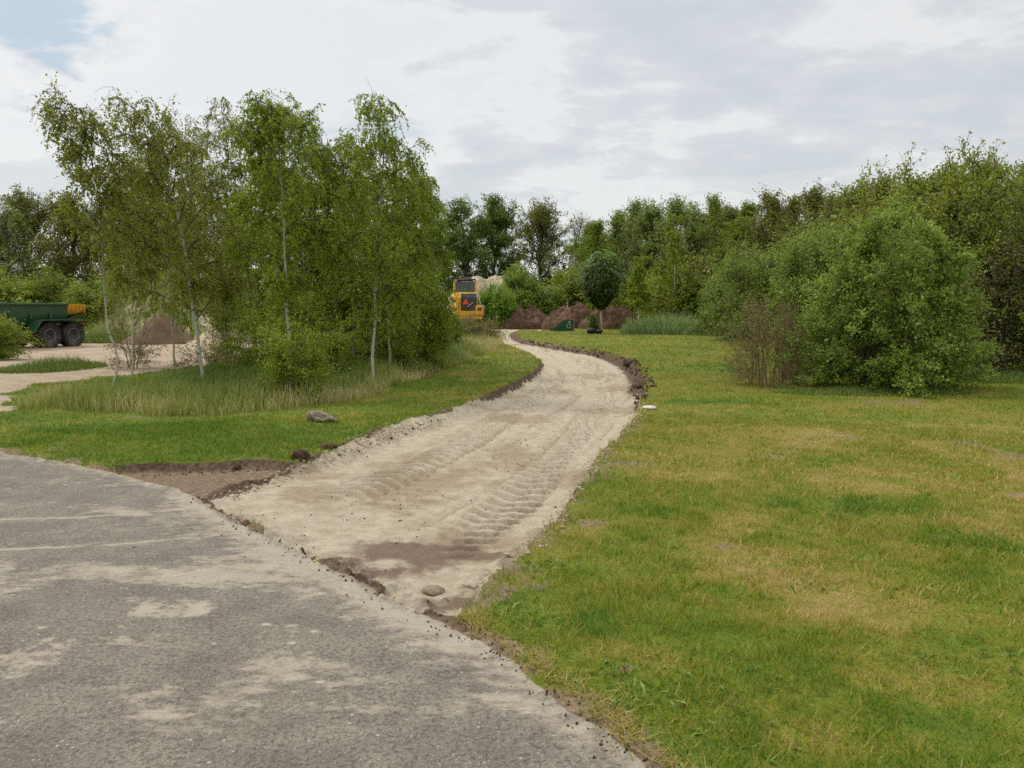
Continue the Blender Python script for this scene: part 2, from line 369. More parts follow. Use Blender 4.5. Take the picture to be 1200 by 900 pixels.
L_hedge = leaf_mat('hedge_leaf', (0.1002, 0.1418, 0.0127, 1), (0.1845, 0.2364, 0.0214, 1), (0.2952, 0.3664, 0.0382, 1), .35)
L_bright = leaf_mat('bright_leaf', (.09, .17, .012, 1), (.16, .28, .02, 1), (.28, .42, .05, 1), .42)
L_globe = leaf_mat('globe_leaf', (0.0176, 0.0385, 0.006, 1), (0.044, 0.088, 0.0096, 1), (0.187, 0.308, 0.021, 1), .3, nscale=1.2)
L_brown = leaf_mat('brown_leaf', (.12, .09, .03, 1), (.19, .16, .05, 1), (.26, .24, .08, 1), .3)
L_conifer = leaf_mat('conifer_leaf', (.012, .03, .012, 1), (.025, .05, .02, 1), (.04, .08, .03, 1), .15)

# ------------------------------------------------------------------ ground data
def seg_dist(X, Y, A, closed=True):
    A = np.asarray(A)[:, :2]; n = len(A); d2 = np.full(X.shape, 1e18)
    inside = np.zeros(X.shape, bool)
    for i in range(n if closed else n - 1):
        a = A[i]; b = A[(i + 1) % n]; ab = b - a; L = ab @ ab + 1e-12
        t = np.clip(((X - a[0]) * ab[0] + (Y - a[1]) * ab[1]) / L, 0, 1)
        d2 = np.minimum(d2, (X - a[0] - t * ab[0]) ** 2 + (Y - a[1] - t * ab[1]) ** 2)
        if closed:
            c = (a[1] > Y) != (b[1] > Y)
            with np.errstate(divide='ignore', invalid='ignore'):
                xi = (b[0] - a[0]) * (Y - a[1]) / (b[1] - a[1] + 1e-15) + a[0]
            inside ^= c & (X < xi)
    d = np.sqrt(d2)
    return np.where(inside, -d, d) if closed else d
def smooth_poly(pts, closed=True, k=5):
    P_ = np.array(pts, float); n = len(P_); out = []
    for i in range(n if closed else n - 1):
        p0, p1, p2, p3 = (P_[(i + j) % n] if closed else P_[min(max(i + j, 0), n - 1)] for j in (-1, 0, 1, 2))
        for s in range(k):
            t = s / k
            out.append(.5 * ((2 * p1) + (-p0 + p2) * t + (2 * p0 - 5 * p1 + 4 * p2 - p3) * t * t + (-p0 + 3 * p1 - 3 * p2 + p3) * t ** 3))
    if not closed: out.append(P_[-1])
    return np.array(out)
GP = lambda L, z=0: np.array([G(x, y, z)[:2] for x, y in L])
ROAD = np.concatenate([[[-60., 38.]], GP([(-260, 500)]), GP([(0, 529), (70, 540), (140, 553), (200, 568), (232, 579), (300, 617), (360, 645), (420, 676), (480, 708), (545, 738), (600, 775), (650, 808), (705, 850), (765, 905)]), [[1.6, 1.4], [3., -.4], [3, -6], [-60, -6]]])
PATH = smooth_poly(GP([(232, 577), (285, 557), (335, 545), (400, 523), (455, 500), (520, 482), (572, 462), (612, 443), (634, 428), (628, 418), (612, 410), (592, 402), (578, 393), (571, 386)]).tolist()
    + [[-2.2, 62.], [-6., 70.], [-2., 74.], [2.5, 70.]] + GP([(640, 383), (655, 385), (640, 387), (606, 387), (604, 392), (614, 398), (645, 403), (700, 412), (735, 423), (752, 440), (755, 455), (748, 478), (735, 503), (700, 533), (683, 562), (660, 590), (645, 615), (608, 650), (575, 678), (568, 698), (545, 722), (520, 724), (480, 708), (420, 676), (360, 645), (300, 617), (262, 596)]).tolist(), True, 4)
YARD = smooth_poly([G(x, y, -.2)[:2] for x, y in [(-150, 520), (0, 473), (60, 460), (130, 450), (200, 441), (250, 433), (300, 420), (330, 404), (300, 394), (200, 392), (100, 396), (0, 402), (-200, 402), (-420, 420)]], True, 4)
DIRT = smooth_poly(GP([(120, 549), (175, 541), (250, 540), (300, 537), (345, 541), (300, 560), (240, 582), (215, 578), (150, 566)]), True, 4)
CENT = smooth_poly(GP([(330, 650), (430, 600), (520, 555), (590, 515), (645, 480), (676, 455), (684, 438), (672, 424), (645, 411), (612, 403), (592, 394), (584, 388)]), False, 8)
LONG = smooth_poly(np.concatenate([GP([(20, 478), (60, 481), (150, 484), (230, 489), (330, 482), (400, 470), (460, 455), (530, 432), (578, 408), (590, 402), (572, 392)]), [G(560, 386)[:2]], [G(480, 388)[:2]], [G(360, 396)[:2]], [G(320, 420)[:2]], [G(240, 440)[:2]], [G(130, 455)[:2]], [G(60, 466)[:2]]]), True, 3)

def zbase(x, y):
    s = sstep(19, 30, y) * sstep(-5, -11, x)
    return -.22 * s + .05 * (fbm(x * .35, y * .35, 3, 5) - .5) + .03 * (fbm(x * 1.7, y * 1.7, 3, 9) - .5)
def zt(x, y): return float(zbase(np.array([x]), np.array([y]))[0])
def patch(X0, Y0, px, py, rx, ry):
    "soft ragged ellipse given by its place on the ground"
    c = G(px, py)[:2]; k = 3.2 * max(np.linalg.norm(G(px + rx, py)[:2] - c), np.linalg.norm(G(px, py - ry)[:2] - c))
    sel = (np.abs(X0 - c[0]) < k) & (np.abs(Y0 - c[1]) < k); out = np.zeros(X0.shape)
    if sel.any(): out[sel] = _patch(X0[sel], Y0[sel], px, py, rx, ry)
    return out
def _patch(X, Y, px, py, rx, ry):
    c = G(px, py)[:2]; e = G(px + rx, py)[:2]; f = G(px, py - ry)[:2]
    a = np.linalg.norm(e - c); b = np.linalg.norm(f - c)
    m = max(min(a, b), .12); q = 1.1 / m
    wx = (fbm(X * q + px, Y * q, 4, 3, .65) - .5) * 2.2 * a; wy = (fbm(X * q, Y * q + py, 4, 4, .65) - .5) * 2.2 * b
    n = (fbm(X * q * 2.5 + px, Y * q * 2.5, 4, 6, .65) - .5) * 1.3
    return np.clip(1.15 - np.sqrt(((X + wx - c[0]) / a) ** 2 + ((Y + wy - c[1]) / b) ** 2) + n, 0, 1)
DRYP = [(880, 650, 90, 45), (1000, 700, 150, 45), (1010, 560, 110, 25), (960, 515, 60, 14), (1180, 545, 60, 40), (840, 620, 60, 15), (900, 480, 60, 6), (1120, 610, 60, 14), (760, 760, 60, 25), (1050, 800, 120, 30), (960, 860, 80, 30), (470, 462, 70, 8), (230, 487, 120, 4), (540, 440, 40, 6), (820, 560, 50, 8), (680, 620, 40, 10), (1150, 500, 80, 8)]
GREENP = [(1050, 590, 110, 16), (950, 545, 70, 10), (1150, 640, 60, 10), (700, 740, 40, 25), (830, 470, 60, 5), (780, 600, 50, 10), (960, 590, 70, 12), (690, 560, 30, 8), (200, 505, 200, 8), (850, 430, 50, 5)]
BAREP = [(1178, 530, 34, 30), (905, 535, 22, 4), (985, 512, 30, 6), (690, 610, 34, 10), (720, 545, 45, 10), (605, 690, 45, 18), (855, 640, 22, 7), (1100, 630, 30, 4), (620, 672, 24, 12), (730, 785, 28, 8), (1185, 580, 40, 5), (800, 480, 20, 2), (1060, 470, 60, 3), (555, 445, 22, 3), (430, 462, 12, 2)]
def lawn_masks(X, Y):
    dry = .45 + .85 * (fbm(X * .7, Y * .7, 6, 21, .65) - .5) + .5 * (fbm(X * 4.1, Y * 4.1, 4, 22, .6) - .5)
    left = sstep(1, -2, X) * sstep(30, 18, Y)
    dry = dry - .17 * left
    for p in DRYP: dry = dry + (.38 if p[0] > 600 else .3) * patch(X, Y, *p)
    for p in GREENP: dry = dry - .38 * patch(X, Y, *p)
    bare = np.zeros_like(X)
    for p in BAREP: bare = np.maximum(bare, patch(X, Y, *p) * .75)
    bare = np.maximum(bare, .8 * sstep(.70, .84, fbm(X * .9 + 3, Y * .9, 5, 33, .65)))
    dr = seg_dist(X, Y, ROAD); n = fbm(X * 3, Y * 3, 4, 41)
    bare = np.maximum(bare, sstep(.16, .0, dr + (n - .5) * .55))
    dp = seg_dist(X, Y, PATH)
    right = sstep(-1.2, 0, X)
    bare = np.maximum(bare, right * .7 * sstep(.35, .0, dp + (n - .5) * .55) * sstep(14, 10, Y))
    return np.clip(dry, 0, 1), np.clip(bare, 0, 1), dr, dp
def surf_z(X, Y, dp, dr, dd):
    z0 = zbase(X, Y); n1 = fbm(X * 6, Y * 6, 4, 51)
    # depth of the cut: level with the road at the near end
    depth = .05 + .09 * sstep(0, 2.5, dr)
    e = dp + (fbm(X * 2.6, Y * 2.6, 4, 61, .6) - .5) * .22
    bank = sstep(7.6, 8.6, Y) * sstep(15, 13, Y) * (X < .4); cut = sstep(.03 + .03 * bank, -.05 - .26 * bank, e)
    lip = .028 * np.exp(-((e - .05) / .06) ** 2) * sstep(3, 6, Y) * fbm(X * 4, Y * 4, 3, 8) * 2
    zp = z0 - depth - .02 + .05 * (fbm(X * .8, Y * .8, 3, 71) - .5) + .010 * (n1 - .5) + .018 * (fbm(X * 15, Y * 15, 3, 53) - .5)
    zp = zp + .06 * sstep(-.35, -.03, e) * sstep(.35, .75, fbm(X * 6, Y * 6, 4, 72, .65)) * 1.3     # loose sand banked at the sides
    # wheel lug prints
    return z0, cut, lip, zp, e
def path_coords(X, Y):
    "distance along and across the middle of the sand path"
    s0 = 0; best = np.full(X.shape, 1e9); S = np.zeros(X.shape); T = np.zeros(X.shape)
    for i in range(len(CENT) - 1):
        a, b = CENT[i], CENT[i + 1]; ab = b - a; L = math.hypot(*ab); u = ab / L
        t = np.clip((X - a[0]) * u[0] + (Y - a[1]) * u[1], 0, L)
        dx, dy = X - a[0] - t * u[0], Y - a[1] - t * u[1]; d = np.hypot(dx, dy); m = d < best
        best = np.where(m, d, best); S = np.where(m, s0 + t, S); T = np.where(m, np.sign(u[0] * dy - u[1] * dx) * d, T); s0 += L
    return S, T
def lugs(S, T):
    h = 0; tr = 0
    for c, w, per, sk, ph in ((.78, .32, .22, .35, 0), (-.72, .32, .22, -.35, .3), (.12, .2, .24, .2, .7)):
        wob = .12 * np.sin(S * .55 + c * 3); t = T - c - wob; m = sstep(w, w * .75, np.abs(t))
        p = (S + sk * np.abs(t) * 2 + ph) / per; g = np.abs((p % 1) - .5) * 2; lug = sstep(.42, .62, g)
        k = 1.0 if abs(c) > .5 else .45
        h = h + k * m * (-.036 + .062 * lug * sstep(.2, .5, fbm(S * 1.1, T * 2 + 5, 2, 13) + .25)) ; tr = np.maximum(tr, k * m * (1 - lug))
    return h, tr

STAINS = [(190, 708, 62, 17, 1.0), (30, 760, 70, 12, .7), (75, 740, 35, 8, .8), (345, 760, 20, 5, .9), (405, 715, 22, 6, .8), (60, 560, 120, 12, .5), (330, 650, 70, 8, .5), (470, 730, 60, 14, .55), (410, 640, 80, 14, .6), (560, 790, 60, 22, .5), (250, 615, 150, 14, .55), (200, 600, 170, 10, .5), (520, 745, 60, 14, .8), (640, 830, 40, 14, .6), (360, 880, 40, 12, .35)]
def road_dust(X, Y):
    d = .15 + .75 * sstep(.35, .8, fbm(X * .9 + 3 + Y * .3, Y * 1.9, 6, 81, .66))
    for px, py, rx, ry, a in STAINS: d = np.maximum(d, a * patch(X, Y, px, py, rx, ry))
    for a, b in (((-40, 603), (238, 588)), ((-20, 637), (285, 617))):
        l = seg_dist(X, Y, GP([a, ((a[0] + b[0]) / 2, (a[1] + b[1]) / 2 + 4), b]), False)
        d = np.maximum(d, 1.1 * np.exp(-(l / .028) ** 2) * (.2 + 1.3 * fbm(X * 5, Y * 5, 4, 84, .65)))
        d = np.maximum(d, .45 * np.exp(-(l / .16) ** 2))
    return np.clip(d, 0, 1.3)

# polar grid of ground points, finer near the camera
ang = np.radians(np.arange(-56, 56.01, .125)); pix = np.concatenate([np.arange(640, 330, -1.15), np.arange(330, 62, -.62), np.arange(62, 3., -1.15)])
rad = np.concatenate([CAMH * 773 / pix, [500, 650, 900, 1400, 2500]])
RR, AA = np.meshgrid(rad, ang, indexing='ij'); X = RR * np.sin(AA); Y = RR * np.cos(AA)
# camera stands at the origin: rings start 2 m ahead; a coarse sheet continues behind
dry, bare, dr, dp = lawn_masks(X, Y); dd = seg_dist(X, Y, DIRT); dyd = seg_dist(X, Y, YARD)
z0, cut, lip, zp, e = surf_z(X, Y, dp, dr, dd)
S, T = path_coords(X, Y); lh, ltr = lugs(S, T); fade = sstep(-.15, -.45, e) * sstep(.5, 1.7, dr)
zp = zp + lh * fade * sstep(.28, .42, fbm(X * .8, Y * .8, 3, 14) + .24) - .022 * fade * (np.exp(-((np.abs(T - .05 * np.sin(S)) - .46) / .05) ** 2) + np.exp(-((np.abs(T) - 1.05) / .05) ** 2))
edr = dr + (fbm(X * 3.5, Y * 3.5, 4, 91, .6) - .5) * .16
isroad = (edr < 0); cutroad = np.where(isroad, 0, cut)
Z = (z0 + lip) * (1 - cutroad) + zp * cutroad
ed = dd + (fbm(X * 4, Y * 4, 4, 95) - .5) * .12
digs = sstep(.03, -.06, ed) * sstep(-.02, .15, dr)
Z = np.where(isroad, Z, Z - digs * (.085 + .03 * (fbm(X * 7, Y * 7, 3, 96) - .5)) * (1 - cutroad * .7))
zroad = z0 * .3 - .012 + .006 * (fbm(X * 9, Y * 9, 3, 97) - .5) - .03
# crumbled break between road and sand
brk = np.exp(-((edr) / .06) ** 2) * sstep(.3, -.1, dp)
rblend = sstep(.06, -.06, edr); Z = Z * (1 - rblend) + zroad * rblend - .032 * brk * fbm(X * 12, Y * 12, 2, 98)
Z = Z + np.where(dyd < 0, .04 * (fbm(X * 2.5, Y * 2.5, 4, 101) - .5), 0) * sstep(10, 20, Y)
Z = np.where(RR > 150, -.1, Z)
# masks
isdirt = (ed < 0) & ~isroad; ispath = (e < 0) & ~isroad; isyard = (dyd + (fbm(X * 1.2, Y * 1.2, 4, 103) - .5) * 1.6 < 0) & (Y > 12) & ~isroad
soil = np.where(dd < .1, 1., 0.) * (1.0 * np.exp(-((ed + .05) / .07) ** 2) * sstep(.05, .3, dr) + .42 * sstep(.03, -.05, ed)); bare = np.maximum(bare, 1.7 * sstep(.03, -.05, ed))
edge = np.exp(-((e + .01) / .055) ** 2) * sstep(5.2, 6.2, Y) * (Y < 52) * np.where(X < .6, np.where((Y > 8.0) & (Y < 14) & (X < .4), .8 * sstep(.5, .62, fbm(X * 1.3, Y * 1.3, 2, 88)), 1), np.where(Y < 12.5, .35, 1))
edge_r = np.exp(-((e + .12) / .30) ** 2) * sstep(13, 17, Y) * (T < .1) * (Y < 60)     # brown margin of the far bend
soil = np.maximum(soil, edge * .95); soil = np.maximum(soil, edge_r * .85)
brown = np.zeros_like(X)
for p in [(480, 636, 90, 26), (430, 655, 55, 16), (520, 702, 60, 22), (540, 690, 30, 16), (400, 652, 40, 10), (640, 398, 40, 3.5), (665, 404, 40, 3)]: brown = np.maximum(brown, patch(X, Y, *p))
stain = brown * sstep(.1, -.1, e)
soil = np.maximum(soil, np.exp(-((edr - .03) / .05) ** 2) * sstep(.25, -.05, dp) * (.35 + .9 * sstep(.35, .65, fbm(X * 3, Y * 3, 3, 131))))
damp = np.zeros_like(X)
for p in [(560, 535, 60, 22), (600, 515, 60, 12), (500, 560, 60, 12), (440, 575, 60, 9), (660, 450, 20, 8), (700, 470, 20, 6), (640, 480, 30, 6), (370, 575, 30, 5), (500, 595, 30, 5)]: damp = np.maximum(damp, patch(X, Y, *p))
damp = np.maximum(damp * .8, .7 * sstep(.42, .66, fbm(X * .9, Y * .9, 5, 111, .6))); damp = np.maximum(damp, ltr * fade * .6)  # damp patches; lug recesses also darkened here as painted shade
groove = (np.exp(-((np.abs(T - .05 * np.sin(S)) - .46) / .035) ** 2) + np.exp(-((np.abs(T) - 1.05) / .04) ** 2) + .7 * np.exp(-((T + .05 + .2 * np.sin(S * .5)) / .03) ** 2)) * sstep(.38, .55, fbm(S * .6, T * 4, 3, 16)); rut = np.exp(-((T - .1 - .15 * np.sin(S * .4)) / .10) ** 2) * sstep(.3, .6, fbm(S * .5, T * 3, 3, 6)) * sstep(8, 11, Y); damp = np.maximum(damp, rut * .7); damp = np.maximum(damp, groove * .75 * sstep(-.1, -.3, e) * sstep(.6, 1.6, dr))  # grooves get dark colour too, imitating the shade in creases
dust = road_dust(X, Y); dust = np.maximum(dust, .95 * np.exp(-np.abs(edr) / .45) * sstep(.9, .1, dp) + .0); dust = np.maximum(dust, .7 * np.exp(-np.abs(edr) / .22)); longm = sstep(.3, -.6, seg_dist(X, Y, LONG))
wP = sstep(.012, -.012, e); wR = sstep(.02, -.02, edr); wY = sstep(.4, -.4, dyd + (fbm(X * 1.2, Y * 1.2, 4, 103) - .5) * 1.6) * sstep(10, 12, Y)
ATT = dict(w_road=wR, w_path=wP, w_yard=wY, m_soil=soil, m_dry=dry, m_bare=bare, m_damp_shade=damp, m_dust=dust, m_long=longm, m_stain=stain)
nr, na = X.shape; vid = np.arange(nr * na).reshape(nr, na)
Q = np.stack([vid[:-1, :-1], vid[:-1, 1:], vid[1:, 1:], vid[1:, :-1]], -1).reshape(-1, 4)[:, ::-1]
cls = np.where(isroad, 3, np.where(ispath, 1, np.where(isdirt, 4, np.where(isyard, 2, 0))))[:-1, :-1].ravel()

def ground_mat():
    m, t, out = mat('ground_surface'); pos = t.new('ShaderNodeNewGeometry').outputs['Position']
    A = {k: t.attr(k) for k in ATT}
    fine = t.noise(pos, 60, 3, .7); mid = t.noise(pos, 7, 5, .65); big = t.noise(pos, .9, 4, .6); grit = t.noise(pos, 240, 2, .6)
    # lawn
    dryf = t.m('ADD', A['m_dry'], t.m('MULTIPLY', t.m('SUBTRACT', mid, .5), .7))
    dryf = t.m('ADD', dryf, t.m('MULTIPLY', t.m('SUBTRACT', fine, .5), .5))
    lr = t.new('ShaderNodeValToRGB'); t.put(lr, 0, dryf); e_ = lr.color_ramp.elements
    e_[0].position = 0; e_[0].color = (.065, .13, .009, 1); e_[1].position = 1; e_[1].color = (.34, .25, .075, 1)
    k = e_.new(.35); k.color = (.15, .20, .013, 1); k = e_.new(.65); k.color = (.24, .21, .028, 1)
    lawn = t.mix(t.ss(fine, .3, .7, .1, .7), lr.outputs[0], (.045, .05, .012, 1))
    lawn = t.mix(t.m('MULTIPLY', A['m_long'], .6), lawn, (.09, .10, .02, 1))
    barec = t.mix(t.ss(t.noise(pos, 30, 6, .8), .35, .65), (.085, .058, .038, 1), (.27, .19, .125, 1))
    bf = t.ss(t.m('ADD', A['m_bare'], t.m('MULTIPLY', t.m('SUBTRACT', fine, .5), .9)), .35, .75)
    lawn = t.mix(t.m('MULTIPLY', bf, .95), lawn, barec)
    # sand
    sand = t.mix(t.ss(mid, .3, .7), (.38, .315, .222, 1), (.52, .455, .34, 1))
    sand = t.mix(t.ss(grit, .35, .65, 0, .25), sand, (.27, .20, .12, 1))
    damp_shade_f = t.ss(t.m('ADD', A['m_damp_shade'], t.m('MULTIPLY', t.m('SUBTRACT', t.noise(pos, 14, 4, .7), .5), .9)), .3, .9)  # real damp plus the shade painted into prints and grooves
    sand = t.mix(t.m('MULTIPLY', damp_shade_f, .75), sand, (.26, .185, .11, 1))
    spk = t.ss(t.voro(pos, 26), .10, .04); sand = t.mix(t.m('MULTIPLY', spk, t.ss(t.noise(pos, 2.2, 3), .5, .7)), sand, (.16, .11, .07, 1))
    stf = t.ss(t.m('ADD', A['m_stain'], t.m('MULTIPLY', t.m('SUBTRACT', t.noise(pos, 8, 6, .75), .5), .7)), .15, .95)
    sand = t.mix(t.m('MULTIPLY', stf, .9), sand, t.mix(t.noise(pos, 30, 4, .7), (.11, .068, .045, 1), (.22, .145, .10, 1)))
    soilc = t.mix(t.ss(t.noise(pos, 22, 5, .7), .3, .7), (.050, .031, .020, 1), (.165, .108, .070, 1))
    sf = t.ss(t.m('ADD', A['m_soil'], t.m('MULTIPLY', t.m('SUBTRACT', t.noise(pos, 9, 5, .7), .5), 1.1)), .35, .7)
    # yard
    yard = t.mix(t.ss(t.noise(t.map(pos, (1, 3, 1)), 1.6, 5, .65), .3, .7), (.25, .18, .12, 1), (.42, .33, .235, 1))
    # road
    rd = t.mix(t.ss(t.noise(pos, 3, 6, .75), .3, .7), (.145, .127, .100, 1), (.25, .217, .170, 1))
    v = t.new('ShaderNodeTexVoronoi'); t.put(v, 'Vector', pos); v.inputs['Scale'].default_value = 130
    sp = t.new('ShaderNodeSeparateColor'); t.l.new(v.outputs['Color'], sp.inputs[0])
    stone = t.m('MULTIPLY', t.ss(v.outputs['Distance'], .48, .2), t.ss(sp.outputs[0], .35, .8))
    rd = t.mix(stone, rd, t.mix(sp.outputs[1], (.24, .22, .18, 1), (.55, .52, .45, 1)))
    v2 = t.new('ShaderNodeTexVoronoi'); t.put(v2, 'Vector', pos); v2.inputs['Scale'].default_value = 30
    sp2 = t.new('ShaderNodeSeparateColor'); t.l.new(v2.outputs['Color'], sp2.inputs[0])
    st2 = t.m('MULTIPLY', t.ss(t.m('ADD', v2.outputs['Distance'], t.m('MULTIPLY', fine, .3)), .40, .28), t.ss(sp2.outputs[0], .84, .95, 0, .75)); rd = t.mix(st2, rd, (.56, .53, .46, 1))
    rd = t.mix(t.ss(grit, .45, .7, 0, .6), rd, (.05, .045, .038, 1)); rd = t.mix(t.ss(t.noise(pos, 45, 4, .8), .46, .62, 0, .75), rd, (.06, .054, .045, 1))
    # cracks
    ce = t.new('ShaderNodeTexVoronoi', feature='DISTANCE_TO_EDGE'); wv = t.new('ShaderNodeVectorMath', operation='ADD')
    t.l.new(pos, wv.inputs[0]); t.l.new(t.noise(pos, 2.2, 5, .7, col=True), wv.inputs[1]); t.l.new(wv.outputs[0], ce.inputs['Vector']); ce.inputs['Scale'].default_value = .75
    crk = t.m('MULTIPLY', t.ss(ce.outputs[0], .012, .002), t.ss(big, .60, .68)); rd = t.mix(crk, rd, (.04, .035, .03, 1))
    du = t.ss(t.m('ADD', A['m_dust'], t.m('MULTIPLY', t.m('SUBTRACT', t.noise(t.map(pos, (1, 1.8, 1)), 8, 7, .8), .5), 1.9)), .35, .85)
    rd = t.mix(t.m('MULTIPLY', du, .8), rd, t.mix(mid, (.28, .23, .16, 1), (.47, .42, .325, 1)))
    blob = t.m('MULTIPLY', t.ss(t.m('ADD', t.voro(t.map(pos, (1, 1.3, 1)), 4.5), t.m('MULTIPLY', t.m('SUBTRACT', t.noise(pos, 14, 5, .75), .5), .5)), .17, .06), t.ss(t.noise(pos, 1.7, 2), .5, .6)); rd = t.mix(t.m('MULTIPLY', blob, t.ss(mid, .35, .6, .2, .9)), rd, (.48, .44, .35, 1))
    thr = lambda a, w: t.ss(t.m('ADD', a, t.m('MULTIPLY', t.m('SUBTRACT', mid, .5), w)), .35, .65)
    c = t.mix(thr(A['w_yard'], .5), lawn, yard)
    c = t.mix(thr(A['w_path'], .6), c, sand); c = t.mix(sf, c, soilc); c = t.mix(thr(A['w_road'], .6), c, rd)
    c = t.mix(t.m('MULTIPLY', t.m('MULTIPLY', sf, A['w_road']), .6), c, barec); c = t.mix(t.m('MULTIPLY', A['w_road'], t.ss(t.noise(pos, 85, 3, .8), .52, .66, 0, .4)), c, (.09, .08, .065, 1))
    h2 = t.m('MULTIPLY', t.m('MULTIPLY', t.noise(pos, 28, 5, .8), 1.6), A['w_path'])
    h = t.m('ADD', t.m('MULTIPLY', mid, t.m('SUBTRACT', 1.0, t.m('MULTIPLY', A['w_path'], .5))), h2); h = t.m('ADD', t.m('MULTIPLY', h, 1.0), t.m('ADD', t.m('MULTIPLY', fine, .5), t.m('MULTIPLY', stone, .12)))
    b = bump(t, h, .8, .02)
    principled(t, out, c, t.mix(A['w_road'], (.95,) * 3 + (1,), (.82,) * 3 + (1,)), .18, normal=b)
    return m
M_ground = ground_mat()
Vall = np.stack([X, Y, Z], -1).reshape(-1, 3)
for c, nm, lb in ((0, 'lawn', 'mown lawn, green with dry yellow patches'), (1, 'sand_path', 'pale sand track bed curving away with tyre prints'), (2, 'sand_yard', 'bare sandy yard in front of the dump trailer'), (3, 'asphalt_road', 'old worn asphalt road with dusty patches'), (4, 'dirt_verge', 'strip of dug brown soil beside the road')):
    q = Q[cls == c]; used, inv = np.unique(q, return_inverse=True)
    me = make_mesh(nm, Vall[used], inv.ravel(), np.full(len(q), 4), {k: ('POINT', v.ravel()[used]) for k, v in ATT.items()}, smooth=True)
    tag(link(nm, me, M_ground), lb, kind='structure')
# coarse sheet that carries the ground on all round (under and behind the detailed one)
aa = np.linspace(0, 2 * PI, 97)[:-1]; rr = np.array([0.01, 3, 10, 40, 150, 600, 2600.]); V = [(r * math.cos(a), r * math.sin(a), -.62 if r < 500 else -.7) for r in rr for a in aa]
F = [(i * 96 + k, i * 96 + (k + 1) % 96, (i + 1) * 96 + (k + 1) % 96, (i + 1) * 96 + k) for i in range(len(rr) - 1) for k in range(96)]
me = make_mesh('ground', V, np.array(F).ravel(), np.full(len(F), 4))
mg, t, out = mat('far_ground'); principled(t, out, t.mix(t.noise(t.new('ShaderNodeNewGeometry').outputs['Position'], .5, 5), (.07, .10, .015, 1), (.15, .15, .03, 1)), .95, .1)
tag(link('ground', me, mg), 'low ground carrying on below the meadow', kind='structure')

# height lookup on the built ground
def ground_z(x, y):
    x = np.atleast_1d(np.asarray(x, float)); y = np.atleast_1d(np.asarray(y, float))
    r = np.hypot(x, y); a = np.arctan2(x, y)
    fi = np.interp(r, rad, np.arange(nr)); fj = np.interp(a, ang, np.arange(na))
    i = np.clip(fi.astype(int), 0, nr - 2); j = np.clip(fj.astype(int), 0, na - 2); u = fi - i; v = fj - j
    return (Z[i, j] * (1 - v) + Z[i, j + 1] * v) * (1 - u) + (Z[i + 1, j] * (1 - v) + Z[i + 1, j + 1] * v) * u
gz = lambda x, y: float(ground_z(x, y)[0])

# ------------------------------------------------------------------ grass blades
def blade_mesh(name, rng, x, y, z, h, w, lean, rnd, seg=2):
    N = len(x); az = rng.uniform(0, 2 * PI, N); la = rng.uniform(0, 2 * PI, N)
    side = np.stack([np.cos(az), np.sin(az), np.zeros(N)], 1) * (w / 2)[:, None]
    ld = np.stack([np.cos(la), np.sin(la), np.zeros(N)], 1) * (lean * h)[:, None]
    b = np.stack([x, y, z - .004], 1); up = np.array([0, 0, 1.])
    if seg == 1:
        V = np.stack([b - side, b + side, b + ld + up * h[:, None]], 1).reshape(-1, 3)
        return make_mesh(name, V, np.arange(N * 3), np.full(N, 3), {'rnd': ('FACE', rnd)})
    m = b + ld * .3 + up * (h * .55)[:, None]
    tp = b + ld + up * (h * (1 - .25 * lean))[:, None]
    V = np.stack([b - side, b + side, m + side * .75, m - side * .75, tp], 1).reshape(-1, 3)
    base = np.arange(N)[:, None] * 5
    lp = np.concatenate([base + [0, 1, 2, 3], base + [3, 2, 4]], 1).ravel(); sz = np.tile([4, 3], N)
    return make_mesh(name, V, lp, sz, {'rnd': ('FACE', np.repeat(rnd, 2))})
def grass_mat(name, stops, trans=.3):
    m, t, out = mat(name); r = t.attr('rnd'); ramp = t.new('ShaderNodeValToRGB'); t.put(ramp, 0, r)
    e = ramp.color_ramp.elements; e[0].position = stops[0][0]; e[0].color = stops[0][1]; e[1].position = stops[-1][0]; e[1].color = stops[-1][1]
    for p, c in stops[1:-1]: k = e.new(p); k.color = c
    p = principled(t, None, ramp.outputs[0], .65, .2); tr = t.new('ShaderNodeBsdfTranslucent'); t.l.new(ramp.outputs[0], tr.inputs[0])
    mx = t.new('ShaderNodeMixShader'); mx.inputs[0].default_value = trans; t.l.new(p.outputs[0], mx.inputs[1]); t.l.new(tr.outputs[0], mx.inputs[2]); t.l.new(mx.outputs[0], out.inputs[0]); return m
M_grass = grass_mat('lawn_grass', [(0, (.085, .18, .012, 1)), (.35, (.205, .26, .018, 1)), (.65, (.34, .285, .045, 1)), (1, (.54, .40, .17, 1))])
M_tall = grass_mat('tall_grass', [(0, (.10, .16, .028, 1)), (.45, (.19, .25, .05, 1)), (.75, (.32, .32, .09, 1)), (1, (.50, .43, .20, 1))])
M_reed = grass_mat('reed', [(0, (.11, .17, .045, 1)), (.6, (.20, .29, .08, 1)), (1, (.40, .45, .22, 1))])
rng = np.random.default_rng(3)
def scatter(r0, r1, dens, a0=-41, a1=46):
    a0, a1 = math.radians(a0), math.radians(a1); N = int(dens * (r1 * r1 - r0 * r0) * (a1 - a0) / 2)
    r = np.sqrt(rng.uniform(r0 * r0, r1 * r1, N)); a = rng.uniform(a0, a1, N); return r * np.sin(a), r * np.cos(a)
parts = []
